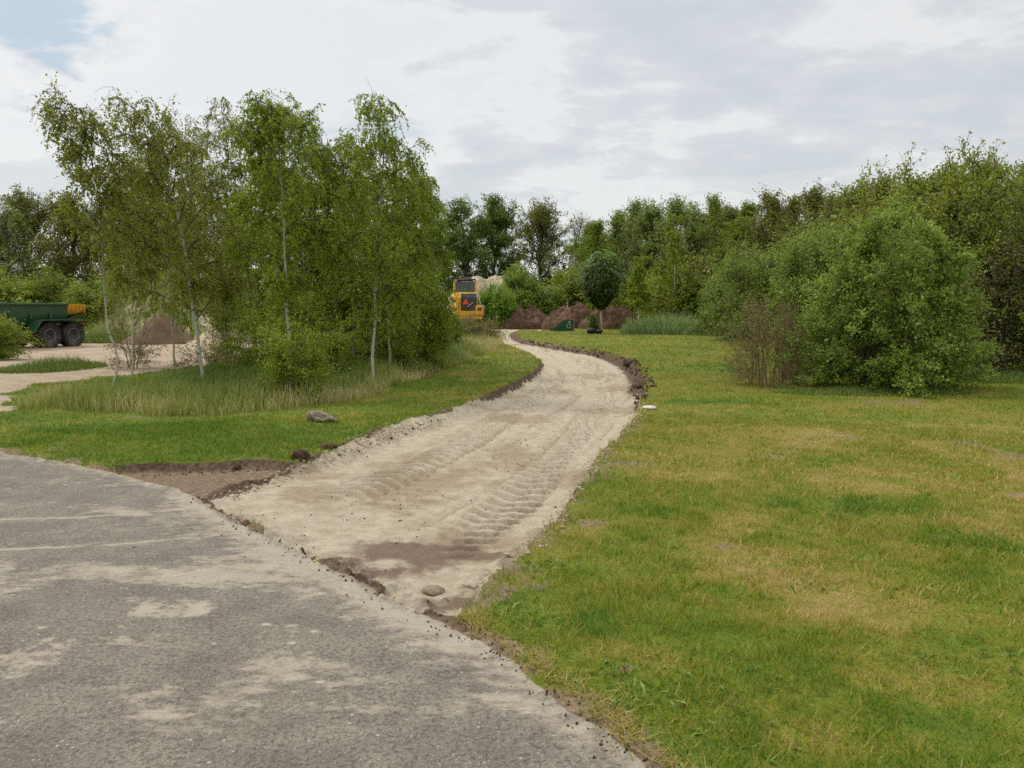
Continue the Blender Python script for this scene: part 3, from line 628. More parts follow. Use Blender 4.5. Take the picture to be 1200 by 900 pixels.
for r0, r1, dens, hh, ww in ((2.2, 4.5, 6500, .042, .0050), (4.5, 7.5, 3800, .044, .0070), (7.5, 12, 1800, .044, .011), (12, 20, 620, .042, .015), (20, 34, 150, .05, .028), (34, 60, 30, .06, .05)):
    x, y = scatter(r0, r1, dens)
    d_, b_, dr_, dp_ = lawn_masks(x, y)
    e_ = dp_ + (fbm(x * 2.6, y * 2.6, 4, 61, .6) - .5) * .22; er_ = dr_ + (fbm(x * 3.5, y * 3.5, 4, 91, .6) - .5) * .16
    dd_ = seg_dist(x, y, DIRT) + (fbm(x * 4, y * 4, 4, 95) - .5) * .12
    dy_ = seg_dist(x, y, YARD) + (fbm(x * 1.2, y * 1.2, 4, 103) - .5) * 1.6
    keep = (e_ > .015) & (er_ > .02) & (dd_ > .02) & ((dy_ > 0) | (y < 12)) & (rng.random(len(x)) > b_ * .78)
    clump = fbm(x * 9, y * 9, 2, 7); keep &= rng.random(len(x)) < .45 + clump * .8
    x, y, d_, b_, clump, e_ = x[keep], y[keep], d_[keep], b_[keep], clump[keep], e_[keep]
    big = fbm(x * .9, y * .9, 3, 19)
    h = hh * rng.uniform(.45, 1.35, len(x)) * (.5 + clump) * (1.15 - .5 * d_) * (.65 + .8 * big)
    edge_t = np.exp(-(e_ / .06) ** 2); h *= 1 + .5 * edge_t
    parts.append((x, y, h, np.full(len(x), ww) * rng.uniform(.7, 1.3, len(x)), np.clip(d_ + rng.normal(0, .27, len(x)), 0, 1)))
x, y, h, w, r = (np.concatenate([p[i] for p in parts]) for i in range(5))
print('lawn blades', len(x))
me = blade_mesh('lawn_grass', rng, x, y, ground_z(x, y), h, w, rng.uniform(.2, 1.1, len(x)), r, 1)
tag(link('lawn_grass', me, M_grass), 'short mown grass blades, green to straw yellow', 'grass', kind='stuff')

# dry straw on the bare verge beside the road
vl = smooth_poly(GP([(0, 529), (70, 540), (140, 552)]), False, 4); vr = smooth_poly(GP([(540, 722), (560, 735), (610, 770), (655, 805), (710, 848), (775, 900), (840, 950)]), False, 4)
xs, ys = [], []
for ln_, n_ in ((vl, 900), (vr, 3600)):
    q = rng.uniform(0, len(ln_) - 1.001, n_); i = q.astype(int); f_ = (q - i)[:, None]; p = ln_[i] * (1 - f_) + ln_[i + 1] * f_
    nrm = np.array([.75, .66]); p = p + nrm * (rng.gamma(2., .045, n_)[:, None] - .02) + rng.normal(0, .015, (n_, 2)); xs.append(p[:, 0]); ys.append(p[:, 1])
xs, ys = np.concatenate(xs), np.concatenate(ys); n_ = len(xs); keep = rng.random(n_) < .25 + 1.1 * sstep(.4, .6, fbm(xs * 4, ys * 4, 3, 55)); xs, ys = xs[keep], ys[keep]; n_ = len(xs)
me = blade_mesh('dry_straw', rng, xs, ys, ground_z(xs, ys) + .004, rng.uniform(.01, .045, n_), rng.uniform(.003, .006, n_), rng.uniform(.8, 3.0, n_), np.clip(rng.normal(.72, .22, n_), 0, 1), 1)
tag(link('dry_straw', me, M_grass), 'dry straw and thin grass on the bare verge by the asphalt', 'straw', kind='stuff')
# clover-like weeds and coarse tufts
kx, ky = [], []
for px, py, r_ in [(905, 535, .25), (985, 515, .25), (610, 715, .18), (690, 795, .2), (745, 790, .25), (790, 840, .2), (1085, 605, .12), (980, 605, .06), (1030, 535, .08), (1120, 625, .2), (1180, 640, .3), (1090, 700, .15), (650, 725, .1), (870, 880, .25), (700, 560, .3), (950, 690, .1), (1150, 780, .2), (880, 800, .15), (620, 660, .15)]:
    c = G(px, py); n_ = int(60 * r_ / .2); a = rng.uniform(0, 6.3, n_); q = np.sqrt(rng.random(n_)) * r_; kx.append(c[0] + np.cos(a) * q * 1.6); ky.append(c[1] + np.sin(a) * q)
kx, ky = np.concatenate(kx), np.concatenate(ky); n_ = len(kx); o_ = (seg_dist(kx, ky, ROAD) > .1) & (seg_dist(kx, ky, PATH) > .1); kx, ky = kx[o_], ky[o_]; n_ = len(kx)
M_weed = grass_mat('weed_leaf', [(0, (.07, .15, .02, 1)), (.6, (.16, .25, .03, 1)), (1, (.28, .36, .10, 1))])
me = blade_mesh('lawn_weeds', rng, kx, ky, ground_z(kx, ky), rng.uniform(.012, .05, n_), rng.uniform(.008, .022, n_), rng.uniform(.6, 2.2, n_), rng.random(n_), 2)
tag(link('lawn_weeds', me, M_weed), 'small broad leaved weeds scattered in the lawn', 'weeds', kind='stuff')

# tall meadow grass below the birches
N = 150000; lo = LONG.min(0); hi = np.minimum(LONG.max(0), [3, 62])
y = rng.uniform(lo[1] ** .25, hi[1] ** .25, N) ** 4; x = rng.uniform(lo[0], hi[0], N)
dl = seg_dist(x, y, LONG) + (fbm(x * 1.2, y * 1.2, 3, 120) - .5) * .9; e_ = seg_dist(x, y, PATH)
keep = (dl < 0) & (e_ > .12) & (rng.random(N) < .35 + fbm(x * 2.5, y * 2.5, 3, 121)); x, y, dl = x[keep], y[keep], dl[keep]
sc = fbm(x * .9, y * .9, 3, 122); h = (.22 + .38 * sc) * rng.uniform(.5, 1.25, len(x)) * (.55 + .45 * sstep(0, -.8, dl)); h *= 1 + .2 * sstep(20, 40, y)
yel = np.clip(.38 + 1.2 * (fbm(x * .5 + 7, y * .5, 3, 123) - .45) + .4 * sstep(-1.2, 0, dl) + .25 * sstep(24, 34, y) + rng.normal(0, .15, len(x)), 0, 1)
me = blade_mesh('meadow_grass', rng, x, y, ground_z(x, y), h, .009 * (1 + y / 25), rng.uniform(.05, .55, len(x)), yel, 2)
tag(link('meadow_grass', me, M_tall), 'tall uncut meadow grass below the birches', 'grass', kind='stuff')
def grass_patch(name, label, px, py, wpx, depth, h, n, m, wd=.02, lean=.35, hz=0, yl=.4):
    c = G(px, py); s = c[1] / FPX; a = rng.uniform(0, 2 * PI, n); q = np.sqrt(rng.random(n))
    x = c[0] + np.cos(a) * q * wpx / 2 * s; y = c[1] + depth / 2 + np.sin(a) * q * depth / 2
    hh = h * rng.uniform(.45, 1.2, n) * (.35 + 1.1 * fbm(x * .9, y * .9, 3, 5)) * (1.15 - .7 * q * q)
    me = blade_mesh(name, rng, x, y, ground_z(x, y), hh, wd * rng.uniform(.6, 1.4, n), rng.uniform(.05, lean * 2, n), np.clip(rng.normal(yl, .22, n), 0, 1), 2)
    return tag(link(name, me, m), label, 'grass', kind='stuff')
grass_patch('reeds', 'bright green reeds standing between the soil heap and the willow', 812, 393, 150, 7, 1.5, 5200, M_reed, .035, lean=.45, yl=.6)
grass_patch('rough_grass', 'longer shaded grass along the foot of the big green shrub', 1040, 464, 250, 1.2, .20, 5000, M_tall, .01, yl=.3, lean=.6)
grass_patch('verge_grass', 'tuft of tall grass at the left edge before the trailer', 15, 438, 110, 3.5, .4, 3500, M_tall, .014, yl=.2)
grass_patch('hedge_grass', 'bright grass along the hedge at the right edge', 1230, 450, 260, 2, .25, 5000, M_tall, .012, yl=.2)
grass_patch('yard_weeds', 'weeds growing along the far side of the sandy yard', 100, 398, 120, 4, .7, 5000, M_tall, .03, yl=.35)

# ------------------------------------------------------------------ small ground pieces
def rock_mesh(name, seed, r, flat=.7, sub=3, rough=.35):
    import bmesh
    bm = bmesh.new(); bmesh.ops.create_icosphere(bm, subdivisions=sub, radius=1)
    rg = np.random.default_rng(seed); off = rg.random(3) * 50
    for v in bm.verts:
        c = v.co; k = 1 + rough * 2 * (float(fbm(np.array([c.x * 1.3 + off[0] + c.z]), np.array([c.y * 1.3 + off[1] - c.z * .7]), 4, seed, .6)[0]) - .5)
        v.co = Vector((c.x * r[0], c.y * r[1], c.z * r[2])) * k
    me = bpy.data.meshes.new(name); bm.to_mesh(me); bm.free()
    for p in me.polygons: p.use_smooth = rough < .6
    return me
def soil_mat(name, a, b, sc=9, bs=.8):
    m, t, out = mat(name); pos = t.new('ShaderNodeNewGeometry').outputs['Position']; n = t.noise(pos, sc, 6, .72)
    n2 = t.noise(pos, sc * .25, 4, .6)
    principled(t, out, t.mix(t.ss(t.m('ADD', t.m('MULTIPLY', n, .6), t.m('MULTIPLY', n2, .4)), .35, .65), a, b), .95, .12, normal=bump(t, n, bs, .05)); return m
M_soil = soil_mat('dark_soil', (.045, .028, .018, 1), (.14, .088, .055, 1))
M_heap = soil_mat('heap_soil', (.042, .024, .015, 1), (.155, .088, .055, 1), 3.4, 1.0)
M_sand = soil_mat('heap_sand', (.33, .26, .17, 1), (.50, .42, .29, 1), 3)
# clods along the cut edges: nobody could count them
def clods(name, label, line, n, size, spread, m, seed):
    rg = np.random.default_rng(seed); Ls = smooth_poly(GP(line), False, 6); seg = np.linalg.norm(np.diff(Ls, axis=0), axis=1); cs = np.concatenate([[0], np.cumsum(seg)])
    base = []
    import bmesh
    for k in range(3):
        bm = bmesh.new(); bmesh.ops.create_icosphere(bm, subdivisions=2 if size > .03 else 1, radius=1)
        bm.verts.ensure_lookup_table(); v = np.array([q.co[:] for q in bm.verts]); v *= 1 + .7 * (rg.random((len(v), 1)) - .5) + .3 * (fbm(v[:, 0] * 2 + k, v[:, 1] * 2 + v[:, 2], 2, k)[:, None] - .5)
        base.append((v, np.array([[w.index for w in f.verts] for f in bm.faces]))); bm.free()
    V, F, o = [], [], 0
    for i in range(n):
        s = rg.uniform(0, cs[-1]) if i % 3 else (s + rg.normal(0, .15) if i else 0.); px, py = np.interp(s, cs, Ls[:, 0]) + rg.normal(0, spread), np.interp(s, cs, Ls[:, 1]) + rg.normal(0, spread)
        v, f = base[i % 3]; sz = size * rg.uniform(.35, 1.0) ** 1.5 * rg.uniform(.5, 1.4, 3); a = rg.uniform(0, 6.3)
        w = v * sz; w = np.stack([w[:, 0] * math.cos(a) - w[:, 1] * math.sin(a), w[:, 0] * math.sin(a) + w[:, 1] * math.cos(a), w[:, 2]], 1) + [px, py, gz(px, py) + sz[2] * .35]
        V.append(w); F.append(f + o); o += len(v)
    V = np.concatenate(V); F = np.concatenate(F)
    return tag(link(name, make_mesh(name, V, F.ravel(), np.full(len(F), 3), smooth=False), m), label, 'soil', kind='stuff')
clods('soil_clods', 'dark soil clods along the cut turf edge beside the road', [(140, 551), (200, 545), (260, 544), (310, 541), (345, 540)], 90, .012, .04, M_soil, 1)
clods('soil_crumbs', 'dark soil crumbs along the inner side of the sand bend', [(350, 540), (420, 518), (520, 484), (572, 463), (612, 444), (633, 430), (622, 414), (590, 402)], 200, .022, .06, M_soil, 2)
clods('turf_crumbs', 'dark lumps of turf along the outer side of the sand bend', [(612, 398), (645, 403), (700, 412), (735, 423), (751, 438), (755, 455), (752, 470)], 330, .045, .12, M_soil, 3)
clods('sand_crumbs', 'pale sand lumps along the right side of the track', [(750, 475), (735, 503), (700, 533), (683, 562), (660, 590), (645, 615), (608, 650)], 700, .018, .07, M_sand, 4)
clods('sand_grit', 'pale sand lumps banked at the left side of the track', [(240, 577), (335, 548), (400, 526), (455, 503), (520, 487)], 700, .018, .09, M_sand, 5)
clods('road_crumbs', 'brown crumbs along the broken road edge by the sand', [(232, 579), (300, 617), (360, 645), (420, 676), (480, 708), (545, 738)], 260, .008, .05, M_soil, 6)
clods('verge_crumbs', 'soil crumbs on the bare verge right of the asphalt', [(545, 730), (600, 768), (650, 802), (705, 846), (765, 896)], 160, .008, .06, M_soil, 9)
clods('path_gravel', 'small dark crumbs scattered over the sand track', [(330, 620), (430, 590), (520, 560), (590, 520), (660, 480)], 420, .009, .55, M_soil, 7)
def placed(name, me, px, py, label, cat, m, lift=0, rz=0, group=None):
    g = G(px, py); o = link(name, me, m); z = gz(g[0], g[1]); o.location = (g[0], g[1], z + lift); o.rotation_euler.z = rz
    return tag(o, label, cat, group)
placed('soil_clod', rock_mesh('soil_clod', 4, (.10, .06, .06), rough=.75), 352, 538, 'dark soil clod where the sand meets the left turf edge', 'clod', M_soil, .03)
placed('soil_clod', rock_mesh('soil_clod', 5, (.05, .05, .05), rough=.75), 277, 541, 'dark soil clod standing on the cut turf edge by the road', 'clod', M_soil, .02)
placed('soil_clod', rock_mesh('soil_clod', 6, (.11, .06, .035), rough=.75), 385, 527, 'flat crumbly soil clod on the left rim of the sand track', 'clod', M_soil, .02)
placed('turf_sod', rock_mesh('turf_sod', 7, (.22, .20, .13), rough=.7), 738, 425, 'largest dark turf lump on the outer side of the far bend', 'sod', M_soil, .06)
placed('turf_sod', rock_mesh('turf_sod', 8, (.16, .24, .11), rough=.7), 750, 447, 'dark turf lump at the outermost point of the right bend', 'sod', M_soil, .05)
M_stone = soil_mat('pale_stone', (.42, .38, .31, 1), (.62, .58, .50, 1), 14, .3)
placed('paving_stone', rock_mesh('paving_stone', 9, (.12, .13, .035), rough=.12), 761, 480, 'flat pale stone lying in the lawn right of the sand bend', 'stone', M_stone, .02)
placed('sand_lump', rock_mesh('sand_lump', 11, (.07, .045, .03)), 508, 679, 'grey stone half buried in the brown sand near the road corner', 'stone', soil_mat('lump', (.20, .15, .10, 1), (.36, .29, .20, 1), 20), .015)
# weathered root stump piece on the lawn
def driftwood():
    g = G(378, 495); r = empty('tree_stump', (g[0], g[1], gz(g[0], g[1])), .15, .8)
    tag(r, 'weathered grey piece of root wood lying on the left lawn', 'driftwood')
    md, t, out = mat('weathered_wood'); co = t.new('ShaderNodeTexCoord').outputs['Object']; n = t.noise(t.map(co, (1.2, 7, 7)), 9, 6, .7)
    principled(t, out, t.mix(t.ss(n, .35, .62), (.07, .05, .035, 1), (.34, .28, .21, 1)), .9, .15, normal=bump(t, n, .8, .02))
    rg = np.random.default_rng(2)
    def log(p, rad_, k, seed):
        L = np.array(p, float)[None]; n_ = 24; tt = np.linspace(0, 1, n_)
        L = np.stack([np.interp(tt, np.linspace(0, 1, L.shape[1]), L[0, :, i]) for i in range(3)], 1)[None]
        R_ = np.interp(tt, np.linspace(0, 1, len(rad_)), rad_)[None]
        V, q, _ = tubes(L, R_, k); V = V + .022 * (fbm(V[:, 0:1] * 14 + V[:, 2:] * 9, V[:, 1:2] * 16 + seed, 3, seed) - .5) * 2
        return V, q
    V1, q1 = log([(-.27, 0, .09), (-.1, .0, .10), (.08, -.01, .075), (.22, -.03, .05)], [.085, .10, .075, .045], 16, 1)
    r.rotation_euler.z = -.15
    me = make_mesh('log', V1, q1.ravel(), np.full(len(q1), 4), smooth=True); link('log', me, md, r)
    for nm, p, rd_, s in (('root', [(.1, -.05, .06), (.22, -.09, .06), (.34, -.07, .03)], [.05, .045, .02], 3), ('root', [(-.1, -.08, .05), (.0, -.12, .05), (.14, -.12, .03)], [.05, .04, .025], 4), ('root', [(-.25, .03, .12), (-.12, .06, .16), (.05, .05, .13)], [.03, .035, .03], 5)):
        V2, q2 = log(p, rd_, 10, s); link(nm, make_mesh(nm, V2, q2.ravel(), np.full(len(q2), 4), smooth=True), md, r)
    MB().lathe((-.279, 0, .09), [(.055, 0), (.05, .004), (.0, .01)], 'x', 14).build('hollow', simple('hollow_shade', (.012, .009, .007, 1), .95), r, 'dark disc painted for the shade in the hollow end')  # near-black disc paints the shade of a hollow; no cavity is modelled
driftwood()

# ------------------------------------------------------------------ heaps
def heap(name, label, px, base_py, top_py, wpx, depth, seed, m, ratio=1.0, rough=.25, peaks=3, Yd=None, zg=None):
    g = G(px, base_py) if Yd is None else P(px, base_py, Yd); Yc = g[1] + depth / 2; s = Yc / FPX; w = wpx * s
    xc = (px - 600) / FPX * Yc; zb = gz(xc, Yc) if zg is None else zg; top = P(px, top_py, Yc)[2] - zb
    rg = np.random.default_rng(seed); nr_, na_ = 46, 110
    a = np.linspace(0, 2 * PI, na_ + 1)[:-1]; q = np.linspace(0, 1, nr_); Q_, A_ = np.meshgrid(q, a, indexing='ij')
    x = Q_ * np.cos(A_) * w / 2; y = Q_ * np.sin(A_) * depth / 2
    edge_ = 1 + .25 * (fbm(np.cos(A_) * 1.6 + 5, np.sin(A_) * 1.6 + seed, 3, seed) - .5)
    x *= edge_; y *= edge_
    z = np.clip(1 - Q_, 0, 1) ** ratio * 1.0
    pk = 0
    for k in range(peaks): cx_, cy_ = rg.uniform(-.45, .45) * w / 2, rg.uniform(-.3, .3) * depth; pk = np.maximum(pk, rg.uniform(.7, 1.0) * np.exp(-(((x - cx_) / (w * .22)) ** 2 + ((y - cy_) / (depth * .3)) ** 2)))
    z = z * .7 + pk * (1 - Q_ ** 3) * .5
    z = z * (1 + rough * 2 * (fbm(x * 1.1 + seed, y * 1.1, 5, seed, .6) - .5)) + rough * .35 * (fbm(x * 4, y * 4, 4, seed + 3, .7) - .5) * sstep(1, .8, Q_)
    z = z / z.max() * top; z = np.where(Q_ > .985, -.15, z)
    V = np.stack([x, y, z], -1).reshape(-1, 3); id_ = np.arange(nr_ * na_).reshape(nr_, na_)
    q4 = np.stack([id_[:-1], np.roll(id_, -1, 1)[:-1], np.roll(id_, -1, 1)[1:], id_[1:]], -1).reshape(-1, 4)
    me = make_mesh(name, V, q4.ravel(), np.full(len(q4), 4), smooth=True)
    return tag(link(name, me, m, loc=(xc, Yc, zb)), label, 'heap')
G_h = 'soil heaps behind the sand bend'
for a in ((620, 384, 357, 76, 4, 11), (672, 385, 354, 80, 4, 12), (714, 386, 356, 74, 4, 13)):
    lb = {620: 'dark brown soil heap on the left, nearest the loader', 672: 'dark brown soil heap behind the green bucket, middle of three', 714: 'dark brown soil heap behind the globe tree, rightmost of three'}[a[0]]
    tag(heap('soil_heap', lb, *a[:5], a[5], M_heap, rough=.42, ratio=.38, peaks=5), group=G_h)
heap('sand_heap', 'pale sand heap showing above the bushes beside the loader', 574, 384, 322, 150, 9, 15, M_sand, rough=.15, ratio=.75, peaks=2, Yd=78, zg=-.1)
# overgrown heap at the left
mo, t, out = mat('overgrown_heap'); gm = t.new('ShaderNodeNewGeometry'); pos = gm.outputs['Position']
f = t.ss(t.noise(pos, .7, 5, .65), .42, .58); c = t.mix(f, (.43, .36, .24, 1), (.11, .15, .03, 1)); c = t.mix(t.ss(t.noise(pos, 6, 4, .7), .4, .7, 0, .6), c, (.13, .09, .05, 1))
principled(t, out, c, .95, .1, normal=bump(t, t.noise(pos, 5, 5, .7), .8, .08))
heap('overgrown_heap', 'tall sand heap half grown over with weeds behind the birches', 190, 396, 327, 210, 12, 16, mo, rough=.22, peaks=2, zg=-.2)
heap('soil_heap', 'low smooth brown soil heap at the back of the sandy yard', 187, 399, 366, 84, 4.5, 17, soil_mat('brown_heap', (.11, .072, .045, 1), (.17, .12, .078, 1), 2.5, .5), rough=.12, peaks=1, zg=-.2)
heap('sand_ridge', 'low pale ridge of rubble sand behind the birch trunks', 255, 404, 385, 90, 3, 18, M_sand, rough=.5, peaks=3, zg=-.2)
def weeds(name, label, base, n, m, hgt, wd):
    bo = bpy.data.objects[base]; vs = np.empty(len(bo.data.vertices) * 3); bo.data.vertices.foreach_get('co', vs); vs = vs.reshape(-1, 3) + np.array(bo.location)
    k = rng.integers(0, len(vs) - 120, n); p = vs[k] + rng.normal(0, .12, (n, 3)) * [1, 1, 0]; f_ = fbm(p[:, 0] * .7, p[:, 1] * .7 + p[:, 2], 3, 77) > .47; p = p[f_]
    me = blade_mesh(name, rng, p[:, 0], p[:, 1], p[:, 2] - .05, hgt * rng.uniform(.4, 1.2, len(p)), wd * rng.uniform(.6, 1.3, len(p)), rng.uniform(.1, .8, len(p)), np.clip(rng.normal(.4, .25, len(p)), 0, 1), 2)
    tag(link(name, me, m), label, 'weeds', kind='stuff')
weeds('heap_weeds', 'weeds covering the sand heap behind the birches', 'overgrown_heap', 9000, M_tall, .4, .05)

# ------------------------------------------------------------------ placing trees
ORD = ['first', 'second', 'third', 'fourth', 'fifth', 'sixth', 'seventh', 'eighth', 'ninth', 'tenth', 'eleventh', 'twelfth', 'thirteenth', 'fourteenth', 'fifteenth', 'sixteenth', 'seventeenth', 'eighteenth', 'nineteenth', 'twentieth']
def plant(name, meshes, wm, lm, loc, label, cat, group=None, rz=0, sc=1, parts=('trunk', 'crown')):
    r = empty(name, loc, rz, sc); tag(r, label, cat, group)
    link(parts[0], meshes[0], wm, r); link(parts[1], meshes[1], lm, r); return r
def copy_tree(o, loc, rz, sc, lm=None):
    c = o.copy(); COL.objects.link(c); c.location = loc; c.rotation_euler = (0, 0, rz); c.scale = sc if hasattr(sc, '__len__') else (sc,) * 3
    for ch in [k for k in bpy.data.objects if k.parent == o]:
        d = ch.copy(); COL.objects.link(d); d.parent = c
        if lm is not None and 'crown' in ch.name or lm is not None and 'foliage' in ch.name:
            d.material_slots[0].link = 'OBJECT'; d.material_slots[0].material = lm
    return c

# --- the birch group
BG = 'birches standing in the tall grass at the left'
birches = [
 ([(240, 452), (233, 395), (221, 320), (209, 255), (197, 208), (183, 168), (163, 132), (134, 112)], .055, dict(nl=26, spread=.26, fill=.75, cb=.22), L_birchb, 'white stemmed birch leaning left with a long nodding tip, bare lower stem'),
 ([(343, 455), (341, 380), (338, 300), (333, 235), (331, 180), (325, 140), (314, 120)], .050, dict(nl=28, spread=.25, cb=.30), L_birch, 'straight birch with a mottled white stem in the middle of the group'),
 ([(435, 452), (436, 390), (437, 330), (440, 260), (446, 200), (450, 150), (438, 106)], .052, dict(nl=30, spread=.27, cb=.26, fill=.95, droop=.16), L_birch, 'tallest birch at the right with open drooping top against the sky'),
 ([(458, 440), (455, 380), (453, 320), (464, 260), (474, 220), (484, 195)], .045, dict(nl=26, spread=.27, cb=.3), L_birch, 'white stemmed birch just behind and right of the tallest birch'),
 ([(128, 460), (137, 415), (124, 385), (119, 330), (118, 250), (103, 180), (88, 140), (45, 103)], .036, dict(nl=24, spread=.20, fill=.6, cb=.68), L_birchb, 'slender leftmost birch with a thin top bent over to the left'),
 ([(154, 440), (152, 400), (148, 350), (150, 290), (160, 230), (168, 190)], .04, dict(nl=22, spread=.22, fill=.7, cb=.60), L_birchb, 'crooked dark stemmed birch next to the leftmost birch'),
 ([(266, 424), (262, 340), (262, 260), (266, 180), (256, 114)], .045, dict(nl=26, spread=.25, fill=.8, cb=.2), L_birchb, 'birch with a feathery twiggy top right of the leaning birch'),
 ([(300, 424), (302, 340), (300, 240), (312, 170), (322, 124)], .045, dict(nl=26, spread=.27, cb=.15), L_birch, 'full leafy birch standing behind the straight mottled birch'),
 ([(390, 430), (388, 340), (386, 270), (385, 215), (380, 185)], .04, dict(nl=26, spread=.30, cb=.12), L_birch, 'shorter bushy birch between the straight and the tallest birch'),
 ([(415, 432), (412, 340), (405, 260), (400, 200), (405, 158)], .045, dict(nl=26, spread=.27, cb=.15), L_birch, 'dense birch half hidden behind the tallest birch'),
 ([(490, 430), (490, 370), (492, 300), (495, 240), (490, 205)], .042, dict(nl=28, spread=.26, cb=.12, droop=.2), L_birch, 'rightmost birch of the group with drooping outer branches'),
 ([(365, 430), (360, 340), (352, 250), (350, 180), (358, 132)], .042, dict(nl=26, spread=.25, cb=.2, hang=1.3), L_birch, 'birch with a weeping top right of the straight mottled birch'),
 ([(205, 428), (200, 340), (190, 260), (182, 200), (192, 158)], .042, dict(nl=26, spread=.28, cb=.2), L_birchb, 'olive leaved birch standing behind the leaning birch'),
 ([(232, 420), (228, 330), (222, 250), (218, 190), (222, 140)], .04, dict(nl=24, spread=.26, cb=.2, fill=.8), L_birchb, 'slim birch with a dark olive crown behind the leaning white stem'),
 ([(500, 423), (498, 380), (496, 330), (494, 290)], .035, dict(nl=22, spread=.26, cb=.08), L_birch, 'small young birch at the right end of the group by the loader'),
]
for i, (tr, r0, kw, lm, lb) in enumerate(birches):
    b = G(*tr[0]); b[2] = gz(b[0], b[1]); rg = np.random.default_rng(100 + i)
    b0 = G(tr[0][0], tr[0][1]); pts = np.array([P(x, y, b0[1]) for x, y in tr]) - [b0[0], b0[1], 0]
    pts[:, 1] += np.cumsum(rg.normal(0, .1, len(pts))); pts[0] = 0; pts[0, 2] = -.1; pts[1:, 2] -= b[2]
    kw['nl'] = int(kw['nl'] * 1.25); kw['cb'] *= .72; ms = birch(200 + i, pts, r0 * .74, **kw)
    plant('birch_tree', ms, M_birchbark, lm, (b0[0], b0[1], b[2]), lb, 'birch', BG)
# young leafy shrubs in the group
def shrub_at(name, px, py, wpx, toppy, seed, wm, lm, label, cat='shrub', group=None, dep=1.0, parts=('stems', 'foliage'), ms=None, **kw):
    g = G(px, py); Yc = g[1]; s = Yc / FPX; R_ = wpx / 2 * s; Yc += R_ * dep * .8; s = Yc / FPX
    xc = (px - 600) / FPX * Yc; zb = gz(xc, Yc); H = P(px, toppy, Yc)[2] - zb
    return plant(name, bushy(seed, (R_, R_ * dep), H, **kw), wm, lm, (xc, Yc, zb), label, cat, group, parts=parts)
LG = 'low leafy saplings between the birch stems'
for a in ((345, 474, 100, 375, 31, 'low leafy sapling bush around the foot of the straight birch'), (300, 448, 80, 352, 32, 'leafy sapling bush left of the straight birch'),
          (395, 452, 90, 345, 33, 'leafy sapling bush between the straight and tallest birch'), (490, 434, 74, 340, 34, 'dense sapling bush at the right end of the birches'),
          (462, 440, 70, 335, 37, 'leafy sapling bush right behind the tallest birch stem'), (272, 432, 70, 330, 371, 'leafy sapling bush between the leaning and the straight birch'),
          (370, 440, 90, 320, 372, 'tall leafy sapling bush filling the middle of the birch group'), (430, 432, 80, 318, 373, 'tall leafy sapling bush behind the tallest birch'), (325, 436, 80, 330, 374, 'leafy sapling bush behind the straight birch')):
    shrub_at('sapling_bush', *a[:4], a[4], M_twig, L_birch, a[5], 'sapling', LG, nst=8, nt=120, sub=8, lf=9, leaf=.05, shell=.15, noise=.6, twigk=.3, woodr=.012)
shrub_at('bare_bush', 240, 445, 96, 388, 35, M_twigbrown, L_brown, 'nearly bare twiggy bush around the leaning birch stem', 'bush', nst=10, nt=90, sub=6, lf=3.5, leaf=.04, shell=.3, noise=.4, twigk=.3, woodr=.012)
shrub_at('bare_bush', 155, 434, 76, 350, 36, M_twigbrown, L_brown, 'sparse twiggy bush around the crooked dark stemmed birch', 'bush', nst=8, nt=90, sub=6, lf=5, leaf=.045, shell=.3, noise=.4, twigk=.3, woodr=.012)
shrub_at('brown_shrub', 552, 402, 80, 373, 38, M_twigbrown, L_brown, 'low brownish shrub in front of the wheel loader', 'shrub', nst=10, nt=110, sub=8, lf=9, leaf=.08, shell=.3, noise=.35, twigk=.5, woodr=.02)
shrub_at('brown_shrub', 515, 412, 60, 362, 39, M_twig, L_hedge, 'green shrub left of the brownish shrub below the loader', 'shrub', nst=10, nt=110, sub=8, lf=11, leaf=.08, shell=.3, noise=.35, twigk=.4, woodr=.02)
# --- shrubs at the right
shrub_at('sallow_shrub', 1045, 462, 236, 240, 41, M_twig, L_sallow, 'large round bright green sallow shrub standing on the right lawn', nst=30, nt=400, sub=10, lf=18, leaf=.068, shell=.3, noise=.40, twigk=.36, dep=.85, woodr=.03, aspect=.6, z0=.08, base=.4)
shrub_at('sallow_shrub', 950, 440, 100, 262, 42, M_twig, L_sallow, 'lighter green sallow shrub showing left of and behind the largest one', nst=16, nt=280, sub=8, lf=13, leaf=.065, shell=.35, noise=.3, twigk=.5, woodr=.03)
shrub_at('twiggy_shrub', 902, 455, 96, 338, 43, M_twigbrown, L_brown, 'brown twiggy shrub with few leaves left of the large green shrub', nst=30, nt=210, sub=7, lf=3.0, leaf=.045, shell=.4, noise=.3, twigk=.4, woodr=.014, upright=.6, base=.6)
shrub_at('willow_shrub', 893, 402, 126, 284, 44, M_twig, L_willow, 'grey green willow shrub behind the brown twiggy shrub', nst=20, nt=360, sub=8, lf=12, leaf=.13, shell=.4, noise=.3, twigk=.9, woodr=.05, aspect=.4)
shrub_at('willow_shrub', 850, 394, 60, 322, 45, M_twig, L_willow, 'smaller grey green willow shrub beside the reeds', nst=14, nt=160, sub=8, lf=11, leaf=.14, shell=.4, noise=.3, twigk=.8, woodr=.05, aspect=.4)
HG = 'hedge trees along the right edge'
